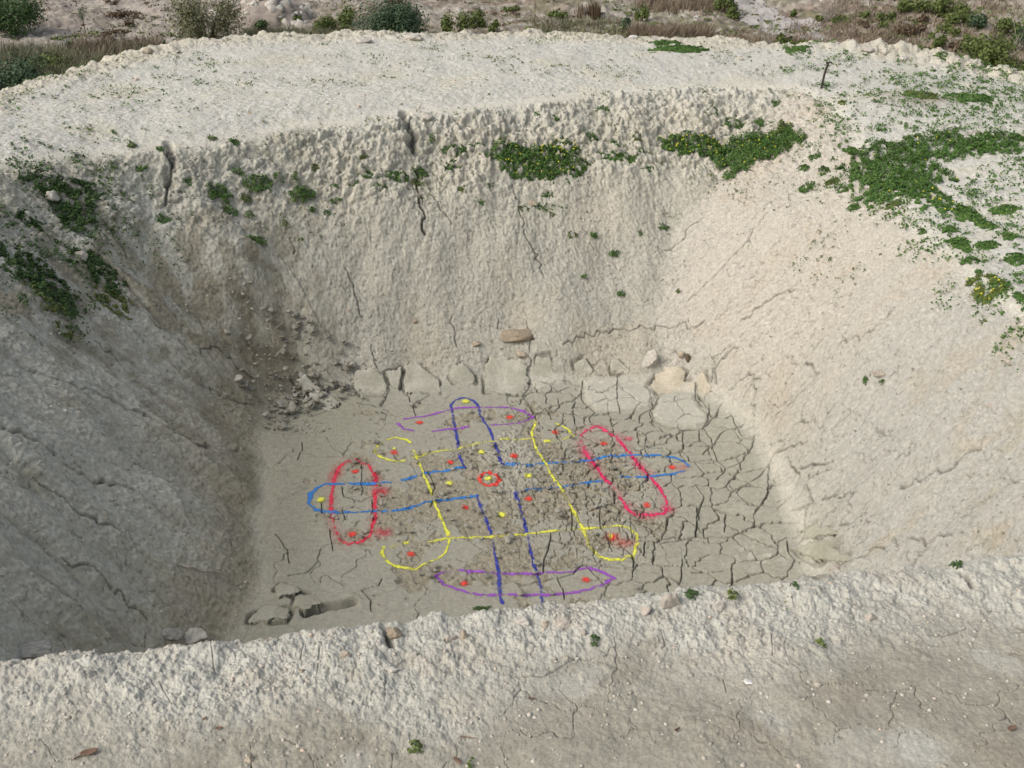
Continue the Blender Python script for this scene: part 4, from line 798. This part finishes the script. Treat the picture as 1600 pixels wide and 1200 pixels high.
sprinkle(5200, lambda x, y, r: (SR(x, y) > -.15) & (SP(x, y) < .1) & (np.exp(-((np.clip(x, -9, 6.5) - 6.3) / 1.6) ** 2) * ss(16.2, 13.5, y) * 1.2 + .9 * fbm(x * 1.6, y * 1.6, 3, 15) > .42 + r.uniform(-.2, .2, len(x))), (3.9, 9), (7, 16.4), 51, "low green plants creeping over the right plateau", per=10)
sprinkle(3800, lambda x, y, r: (SR(x, y) > .1) & (SP(x, y) < .3) & (fbm(x * 1.2, y * 1.2, 2, 18) + r.uniform(-.4, .4, len(x)) > .35), (-7, 5), (11, 17.6), 52, "sparse dull sprouts on the far plateau", 'olive', per=6, rad=.03, leaf=.013)
sprinkle(700, lambda x, y, r: (SR(x, y) > -.4) & (x < -4.2 - .0 * y) & (SP(x, y) < .2) & (fbm(x * 1.5, y * 1.5, 2, 19) + r.uniform(-.3, .3, len(x)) > .1), (-8, -4), (9.5, 15.5), 53, "green sprouts on the left plateau", 'oxalis', per=8, rad=.04)
sprinkle(5200, lambda x, y, r: (SR(x, y) < .05) & (samp(S, x, y) > .5) & (y > 9.5) & (fbm(x * 1.5, y * 1.5, 2, 23) + r.uniform(-.4, .4, len(x)) > .15), (-3.5, 4.6), (9.5, 14.6), 54, "scattered little sprouts on the upper far wall", 'olive', per=5, rad=.02, leaf=.011)
sprinkle(2200, lambda x, y, r: (SR(x, y) < .35) & (samp(S, x, y) > .80) & (fbm(x * 2.3, y * 2.3, 2, 27) + r.uniform(-.3, .3, len(x)) > .1), (3.4, 5.0), (6.5, 13.5), 55, "green sprouts along the right rim", 'oxalis', per=8, rad=.035)
sprinkle(1300, lambda x, y, r: (samp(S, x, y) > .5) & (fbm(x * 2.3, y * 2.3, 2, 29) + r.uniform(-.3, .3, len(x)) > .0), (-5.4, -3.6), (8.0, 11.0), 56, "sparse weeds on the upper left wall", 'dark', per=8, rad=.035)

ZMIN = 21.0
# ------------------------------------------------------------------ bushes, grass and saplings beyond the plateau
def tube(path, r0, r1, k=5):
    P = np.array(path, f32); n = len(P); a = np.linspace(0, 2 * np.pi, k, endpoint=False); V = []
    for i in range(n):
        t = P[min(i + 1, n - 1)] - P[max(i - 1, 0)]; t = t / (np.linalg.norm(t) + 1e-9); s = np.cross(t, [.3, .9, .2]); s /= np.linalg.norm(s) + 1e-9; b = np.cross(t, s)
        r = lerp(r0, r1, i / (n - 1)); V.append(P[i] + r * (np.cos(a)[:, None] * s + np.sin(a)[:, None] * b))
    V = np.concatenate(V); F = [(i * k + j, i * k + (j + 1) % k, (i + 1) * k + (j + 1) % k, (i + 1) * k + j) for i in range(n - 1) for j in range(k)]
    return V, np.array(F)
def join(parts):
    V, F, o = [], [], 0
    for v, f in parts: V.append(np.asarray(v, f32).reshape(-1, 3)); F.append(f + o); o += len(V[-1])
    return np.concatenate(V), np.concatenate(F)
def bush(px, py, wpx, hpx, label, seed, kind='olive', leaf=.075, dens=1.0, group="shrubs in the valley", stems=True, name="shrub", cat="shrub", loose=0.0, lobes=None, sink=0):
    rg = np.random.default_rng(seed); c = at(px, py + hpx / 2); dist = c.length; rw = 1.4 * wpx / F_PX * dist / 2; hz = .92 * hpx / F_PX * dist / cp
    lobes = lobes or max(3, int(wpx / 9)); N = int(min(9000, max(150, 2.4 * rw * hz / leaf ** 2 * dens * 2.2)))
    L = np.stack([rg.uniform(-.62, .62, lobes), rg.uniform(-.55, .55, lobes), rg.uniform(.25, .68, lobes)], -1); Lr = rg.uniform(.3, .5, lobes)
    L[:, 2] *= 1 - .35 * np.abs(L[:, 0])
    i = rg.integers(0, lobes, N); d = rg.normal(size=(N, 3)); d /= np.linalg.norm(d, axis=1)[:, None]; rad = Lr[i] * (rg.uniform(0, 1, N) ** (.38 + .3 * loose)) * (1 + loose * .3 * rg.normal(size=N))
    q = L[i] + d * rad[:, None]; q[:, 2] = np.abs(q[:, 2])
    P = np.stack([c.x + q[:, 0] * rw, c.y + q[:, 1] * rw * .9, c.z + q[:, 2] * hz - sink], -1)
    V, F = quads(P, d + np.array([0, 0, .5]), leaf * rg.uniform(.55, 1.3, N), rg, .5)
    o = mesh_obj(name, V.reshape(-1, 3), F, ML[kind], loc=tuple(c)); tag(o, label, cat, group)
    if stems:
        parts = []
        for s in range(max(4, lobes)):
            e = L[s % lobes]; b0 = np.array(c) + [rg.uniform(-.06, .06), rg.uniform(-.06, .06), -.12]
            e = np.array(c) + e * [rw, rw * .9, hz] + [0, 0, hz * .12]; m = (b0 + e) / 2 + rg.normal(size=3) * .06
            parts.append(tube([b0, m, e], .03 + .01 * rw, .008))
        V, F = join(parts); mesh_obj("stems", V, F, M_STEM, parent=o, loc=tuple(c))
    return o
BUSH = [(22,22,90,60,'dark',"dark dense bush in the top left corner"),(25,132,84,66,'blue',"tall green bush at the left picture edge behind the plateau"),(325,28,100,88,'sage',"large loose shrub with thin branches left of the rubble pile"),(620,32,104,62,'blue',"big spiky green bush just behind the middle of the plateau edge"),
 (515,34,36,30,'olive',"round olive bush left of the big spiky bush"),(545,26,36,26,'olive',"olive bush touching the left of the big spiky bush"),(538,44,26,16,'olive',"low olive bush under the pair left of the big spiky bush"),(712,38,32,36,'olive',"upright olive bush right of the big spiky bush"),(746,29,30,24,'olive',"olive bush second to the right of the big spiky bush"),(772,40,18,20,'olive',"small round bush third to the right of the big spiky bush"),
 (800,14,22,8,'olive',"flat bush at the top edge above the thin sapling"),(832,50,30,14,'olive',"low green bush at the foot of the thin sapling"),(871,57,24,14,'olive',"low green bush right behind the plateau edge centre"),(617,3,26,10,'brown',"dull bush at the top edge above the big spiky bush"),(975,40,22,20,'blue',"blue-grey shrub left of the dry brown grass"),
 (880,22,44,10,'olive',"low patchy bush in the middle of the valley ground"),(1000,22,20,22,'olive',"thin pale shrub left of the top brown grass"),(1136,7,30,26,'olive',"green bush at the top end of the path, upper one"),(1143,20,22,18,'olive',"green bush at the top end of the path, lower one"),(1224,64,24,20,'olive',"round bush left of the bright green one by the path"),(1249,70,30,18,'bright',"bright yellow-green bush beside the plateau edge"),
 (1240,22,14,10,'olive',"small bush on the slope right of the path, first from the path"),(1280,28,14,9,'olive',"small bush on the slope right of the path, second from the path"),(1313,32,22,11,'olive',"low wide bush between the bare twigs and the slope"),(1350,22,16,12,'olive',"small bush at the left end of the upper row on the slope"),(1369,25,18,13,'olive',"second small bush of the upper row on the slope"),(1391,26,14,13,'olive',"third small bush of the upper row on the slope"),
 (1353,37,18,11,'brown',"dull brown-green bush below the upper row"),(1374,40,18,11,'olive',"bright little bush below the upper row"),(1416,8,34,20,'olive',"large bush at the top edge, left of the densest one"),(1451,8,38,22,'olive',"densest bush at the top edge on the slope"),(1484,12,38,26,'olive',"wide bush at the top edge right of the densest one"),(1441,30,22,12,'brown',"brownish bush beneath the densest one"),(1495,30,30,20,'olive',"bush in the middle of the right slope under the wide one"),
 (1514,30,20,18,'olive',"bush right of the middle one on the right slope"),(1528,34,24,20,'blue',"dark bush ending the row on the right slope"),(1475,44,20,18,'olive',"single bush below the middle row of the right slope"),(1424,49,36,18,'brown',"broad brownish bush on the left of the right slope"),(1448,56,15,12,'olive',"small green bush beside the broad brownish one"),(1470,66,24,18,'olive',"round bush low on the right slope"),(1493,52,18,12,'olive',"small bush in the centre of the right slope"),
 (1516,62,20,14,'olive',"small bush above the big low one on the right slope"),(1515,74,36,24,'olive',"big low bush on the right slope near the plateau"),(1488,70,20,14,'brown',"dull bush left of the big low one"),(1573,44,36,22,'olive',"rounded bush near the right picture edge"),(1596,62,24,34,'dark',"dark bush cut by the right picture edge"),(1556,86,60,42,'olive',"largest bush at the right end behind the plateau edge"),(1573,67,24,18,'olive',"bush above the largest right end bush"),(1590,103,30,20,'olive',"lowest bush at the right end"),(1450,80,34,12,'olive',"flat olive bush just behind the plateau edge clods"),
 (410,40,26,14,'dark',"dark green clump at the foot of the rubble pile"),(442,32,16,12,'olive',"first little bush right of the rubble pile"),(462,29,14,12,'olive',"second little bush right of the rubble pile"),(194,66,16,11,'blue',"small bright tuft-like bush on the left of the valley"),(255,67,15,12,'blue',"small green bush below the loose shrub"),(238,70,14,6,'dark',"flat dark bush left of the small green bush"),(110,71,10,10,'blue',"tiny green bush behind the grass"),
 (197,24,38,12,'brown',"dark heath patch, uppermost and widest"),(204,36,17,8,'brown',"dark heath patch under the widest one"),(162,53,20,8,'brown',"dark heath patch nearest the little sapling"),(187,49,28,6,'brown',"thin dark heath patch right of the nearest one"),(172,3,18,6,'brown',"dark heath patch at the top edge"),(165,66,30,12,'brown',"brownish low scrub behind the grass band"),
 (180,84,60,22,'dark',"dark scrub at the left end of the plateau edge"),(85,102,54,28,'olive',"olive scrub in the middle of the grass band")]
for k, (a, b, w_, h_, kd, lab) in enumerate(BUSH):
    big = w_ > 70
    bush(a, b, w_, h_, lab, 5000 + k, kd, leaf=.06 if not big else .055, dens=(.8 if k == 2 else 1.4), loose=(.9 if k == 2 else .35), lobes=(16 if k in (2, 3) else None), name="heath_clump" if 'heath' in lab else "shrub", cat="shrub")
def blades(px0, px1, py0, py1, n, hgt, kind, label, seed, thing=True, wid=.012, lean=.35, group="dry grass stands"):
    rg = np.random.default_rng(seed); pts = []
    c = at((px0 + px1) / 2, (py0 + py1) / 2)
    while len(pts) < n:
        p = at(rg.uniform(px0, px1), rg.uniform(py0, py1))
        for _ in range(10): pts.append((p.x + rg.normal() * .12, p.y + rg.normal() * .15))
    P = np.array(pts)[:n]; z = gz(P[:, 0], P[:, 1]); P = np.stack([P[:, 0], P[:, 1], z - .02], -1)
    H = hgt * rg.uniform(.5, 1.15, n); l = rg.normal(size=(n, 2)) * lean * H[:, None]; tip = P + np.stack([l[:, 0], l[:, 1], H], -1); mid = P + np.stack([l[:, 0] * .35, l[:, 1] * .35, H * .55], -1)
    a = rg.uniform(0, 3.14, n); s = np.stack([np.cos(a), np.sin(a), 0 * a], -1) * wid
    V = np.stack([P - s, P + s, mid + s * .8, mid - s * .8, tip + s * .15, tip - s * .15], 1); F = np.array([(0, 1, 2, 3), (3, 2, 4, 5)])[None] + 6 * np.arange(n)[:, None, None]
    o = mesh_obj("grass_stand" if thing else "grass", V.reshape(-1, 3), F.reshape(-1, 4), ML[kind], loc=tuple(c))
    tag(o, label, "grass", None if not thing else group, None if thing else 'stuff'); return o
blades(985, 1110, 56, 66, 3400, .55, 'straw', "tall dry straw-coloured grass behind the plateau edge", 61, wid=.014)
blades(1000, 1140, 4, 18, 2400, .35, 'straw', "reddish dry grass at the top of the picture left of the path", 62, wid=.016)
blades(924, 934, 24, 26, 160, .55, 'brown', "brown dry stump-like grass tuft in the valley centre", 63, wid=.02, lean=.08)
blades(904, 910, 23, 26, 90, .45, 'straw', "smaller brown dry tuft left of the stump-like one", 64, wid=.02, lean=.08)
blades(0, 250, 84, 132, 9000, .55, 'greygrass', "grey-green grass band behind the left plateau edge", 65, thing=False, wid=.012)
blades(120, 250, 76, 100, 2600, .6, 'straw', "pale dry grass between the left scrub", 66, thing=False, wid=.012)
blades(380, 560, 50, 62, 2600, .30, 'greygrass', "low grass strip behind the plateau edge under the rubble pile", 67, thing=False)
blades(1230, 1430, 40, 78, 2600, .25, 'straw', "short dry grass on the right slope", 68, thing=False, wid=.016)
blades(830, 990, 34, 58, 1800, .22, 'greygrass', "short grass on the mound in the valley centre", 69, thing=False, wid=.016)
blades(1110, 1220, 60, 72, 900, .25, 'straw', "short dry grass between the path and the plateau edge", 70, thing=False, wid=.016)
blades(1300, 1600, 4, 100, 4200, .22, 'straw', "dry brownish grass between the bushes of the right slope", 71, thing=False, wid=.018)
def sapling(px, ybase, ytop, label, seed, crown=True):
    rg = np.random.default_rng(seed); c = at(px, ybase); h = (ybase - ytop) / F_PX * c.length / cp
    root = empty("sapling", c); tag(root, label, "young tree")
    tr = [np.array(c) + [0, 0, -.1], np.array(c) + [.02 * h, 0, h * .5], np.array(c) + [-.01, 0, h]]; parts = [tube(tr, .022, .01, 6)]
    V, F = parts[0]; mesh_obj("trunk", V, F, M_STEM, parent=root, loc=tuple(c))
    parts = [tube([np.array(c) + [0, 0, h * t], np.array(c) + [rg.uniform(-.12, .12) , rg.uniform(-.1, .1), h * t + .18]], .008, .003, 4) for t in np.linspace(.55, .95, 6)]
    V, F = join(parts); mesh_obj("twigs", V, F, M_STEM, parent=root, loc=tuple(c))
    if crown:
        N = 140; P = np.array(c) + np.stack([rg.normal(size=N) * .10, rg.normal(size=N) * .1, h * rg.uniform(.6, 1.03, N)], -1)
        V, F = quads(P, np.tile([0, -.3, 1.], (N, 1)), .035 * rg.uniform(.6, 1.2, N), rg, .5); mesh_obj("crown", V.reshape(-1, 3), F, ML['blue'], parent=root, loc=tuple(c))
sapling(135, 60, 26, "tiny planted sapling alone on bare ground at the upper left", 81)
sapling(834, 55, -12, "thin bare pole-like sapling rising out of the picture top", 82, crown=False)
def twigs(px, py, hpx, label, seed, n=16):
    rg = np.random.default_rng(seed); c = at(px, py); h = hpx / F_PX * c.length / cp; parts = []
    for _ in range(n):
        a = rg.uniform(0, 6.28); s = rg.uniform(.2, .7) * h; e = np.array(c) + [math.cos(a) * s, math.sin(a) * s, h * rg.uniform(.5, 1)]
        m = np.array(c) + (e - np.array(c)) * .5 + rg.normal(size=3) * .08 * h; parts.append(tube([np.array(c), m, e], .014, .004, 4))
        for _ in range(2): parts.append(tube([m, m + rg.normal(size=3) * [.2, .2, .1] * h + [0, 0, .25 * h]], .007, .003, 4))
    V, F = join(parts); o = mesh_obj("bare_bush", V, F, plain("bleached_twigs", (.36, .32, .28)), loc=tuple(c)); tag(o, label, "bare bush")
twigs(1293, 34, 30, "leafless pale bush on the right slope", 91); twigs(1205, 76, 40, "leafless leaning twigs left of the round bush by the path", 92, 9); twigs(1570, 92, 45, "bare pale twigs poking from the largest right end bush", 93, 6); twigs(300, 48, 60, "thin bare branches beside the loose shrub", 94, 10)
# low scrub and litter between the shrubs: nobody could count it
def scrub(n, seed, kind, label, lo, keep):
    rg = np.random.default_rng(seed); x = rg.uniform(-34, 38, n * 3); y = rg.uniform(24, 62, n * 3); k = keep(x, y, rg) & (samp(dP, np.clip(x, -15, 15), np.clip(y, -13, 22)) > 2); x, y = x[k][:n], y[k][:n]; n = len(x)
    per = 26; sz = (.06 + .30 * rg.uniform(0, 1, n) ** 2.5)[:, None, None]; off = rg.normal(size=(n, per, 3)) * sz * [1.5, 1.1, .35]; off[..., 2] = np.abs(off[..., 2])
    P = np.stack([x, y, gz(x, y)], -1)[:, None] + off; P = P.reshape(-1, 3)
    V, F = quads(P, np.tile([0, -.3, .8], (len(P), 1)), lo * rg.uniform(.5, 1.4, len(P)), rg, .6)
    tag(mesh_obj("scrub", V.reshape(-1, 3), F, ML[kind]), label, "scrub", kind='stuff')
nz = lambda x, y, s_: fbm(x * .16, y * .22, 3, s_)
scrub(1500, 301, 'olive', "low olive scrub spread over the valley", .06, lambda x, y, r: nz(x, y, 31) + .02 * x + r.uniform(-.2, .2, len(x)) > .22)
scrub(900, 302, 'brown', "brown dead litter and low heath spread over the valley", .055, lambda x, y, r: nz(x, y, 35) + r.uniform(-.3, .3, len(x)) > .12)
scrub(1200, 303, 'sage', "grey-green low herbs spread over the valley", .055, lambda x, y, r: nz(x, y, 39) + r.uniform(-.3, .3, len(x)) > .05)
# path through the valley
pl = [(1150,-6),(1165,12),(1185,28),(1215,40),(1250,50),(1290,62),(1330,76)]
W = [(p.x, p.y) for p in wp(pl)]; si, sj = window(W, 2.0); x, y = X[si, sj], Y[si, sj]
d = seg_d(x, y, W) + .35 * fbm(x * .7, y * .7, 3, 95); m = d < (.95 + .05 * (x - W[0][0]))
pc = c3(.39, .37, .345)[None, None] * (1 + .12 * fbm(x * 2, y * 2, 3, 96))[..., None]
o = patch("path", si, sj, m, np.full(x.shape, .02, f32), M_SOIL, {'tone': ('FLOAT_COLOR', rgba(pc.astype(f32)))}); tag(o, kind='structure')

ZMIN = 1.3
# ------------------------------------------------------------------ small things
c = at(1284, 138); h = 31 / F_PX * c.length / cp
root = empty("stake", c); tag(root, "thin dark metal stake standing on the far right corner of the rim", "stake")
V, F = tube([np.array(c) + [-.01, 0, -.08], np.array(c) + [.005, 0, h * .5], np.array(c) + [.035, 0, h]], .016, .014, 8); M_ST = plain("rusty_dark_iron", (.055, .045, .04), rough=.6)
mesh_obj("rod", V, F, M_ST, parent=root, loc=tuple(c))
V, F = tube([np.array(c) + [.005, 0, h], np.array(c) + [.085, -.01, h + .004]], .013, .010, 6); mesh_obj("crosspiece", V, F, M_ST, parent=root, loc=tuple(c))
def stick(pix, r, mat, label, name="twig", lift=.01, cat="twig"):
    W = wp(pix); P = []
    for p in W: P.append([p.x, p.y, p.z + r + lift])
    V, F = tube(P, r, r * .5, 6); o = mesh_obj(name, V, F, mat, loc=tuple(W[0])); tag(o, label, cat); return o
M_TW = plain("bleached_wood", (.48, .43, .37)); M_DL = plain("dead_leaf", (.20, .13, .09))
stick([(279,884),(292,889),(302,888),(315,895),(335,895),(353,899)], .010, M_TW, "pale bent stick lying at the foot of the left wall")
stick([(366,978),(367,970),(369,961)], .003, M_TW, "short pale straw standing on the left of the near crest", lift=.0)
stick([(116,1188),(135,1178),(155,1171)], .0022, M_DL, "dead grass stalk at the bottom left of the berm", lift=.002)
stick([(1490,1010),(1500,1006),(1520,1003)], .002, M_DL, "dark stalk on the berm at the right") if False else None
stick([(720,1152),(745,1155)], .0015, M_DL, "thin dry stalk near the bottom centre of the berm", lift=.002)
stick([(825,1092),(838,1093)], .002, M_DL, "short dark splinter on the berm in the middle", lift=.002)
stick([(1055,1143),(1062,1139)], .003, M_DL, "tiny dark splinter on the berm right of centre", lift=.002)
def leafthing(px, py, wpx, label, seed, rot=0):
    c = at(px, py); s = wpx / F_PX * c.length / 2; rg = np.random.default_rng(seed); V = []; n = 9
    for i in range(n):
        t = -1 + 2 * i / (n - 1); w_ = .42 * (1 - t * t) ** .7 + .02
        for q in (-1, 0, 1): V.append((t * math.cos(rot) * s - q * w_ * s * math.sin(rot), t * math.sin(rot) * s + q * w_ * s * math.cos(rot), .35 * s * abs(q) * w_ + .25 * s * t * t + .004))
    F = [(i * 3 + q, i * 3 + q + 1, (i + 1) * 3 + q + 1, (i + 1) * 3 + q) for i in range(n - 1) for q in (0, 1)]
    o = mesh_obj("dead_leaf", V, np.array(F), M_DL); o.location = c; sm = o.modifiers.new("thick", 'SOLIDIFY'); sm.thickness = .0008; tag(o, label, "dead leaf", "dead leaves on the near berm")
leafthing(140, 1178, 24, "curled dead leaf beside the stalk at the bottom left", 1, .3); leafthing(320, 1125, 9, "tiny dark dead leaf left of centre on the berm", 2, 1.0); leafthing(342, 1140, 12, "small brown dead leaf just right of the tiny dark one", 3, .2); leafthing(715, 1191, 17, "reddish brown dead leaf at the bottom edge", 4, 2.4); leafthing(1580, 1140, 16, "dark dead leaf at the lower right edge of the berm", 5, .4)
stage("done")
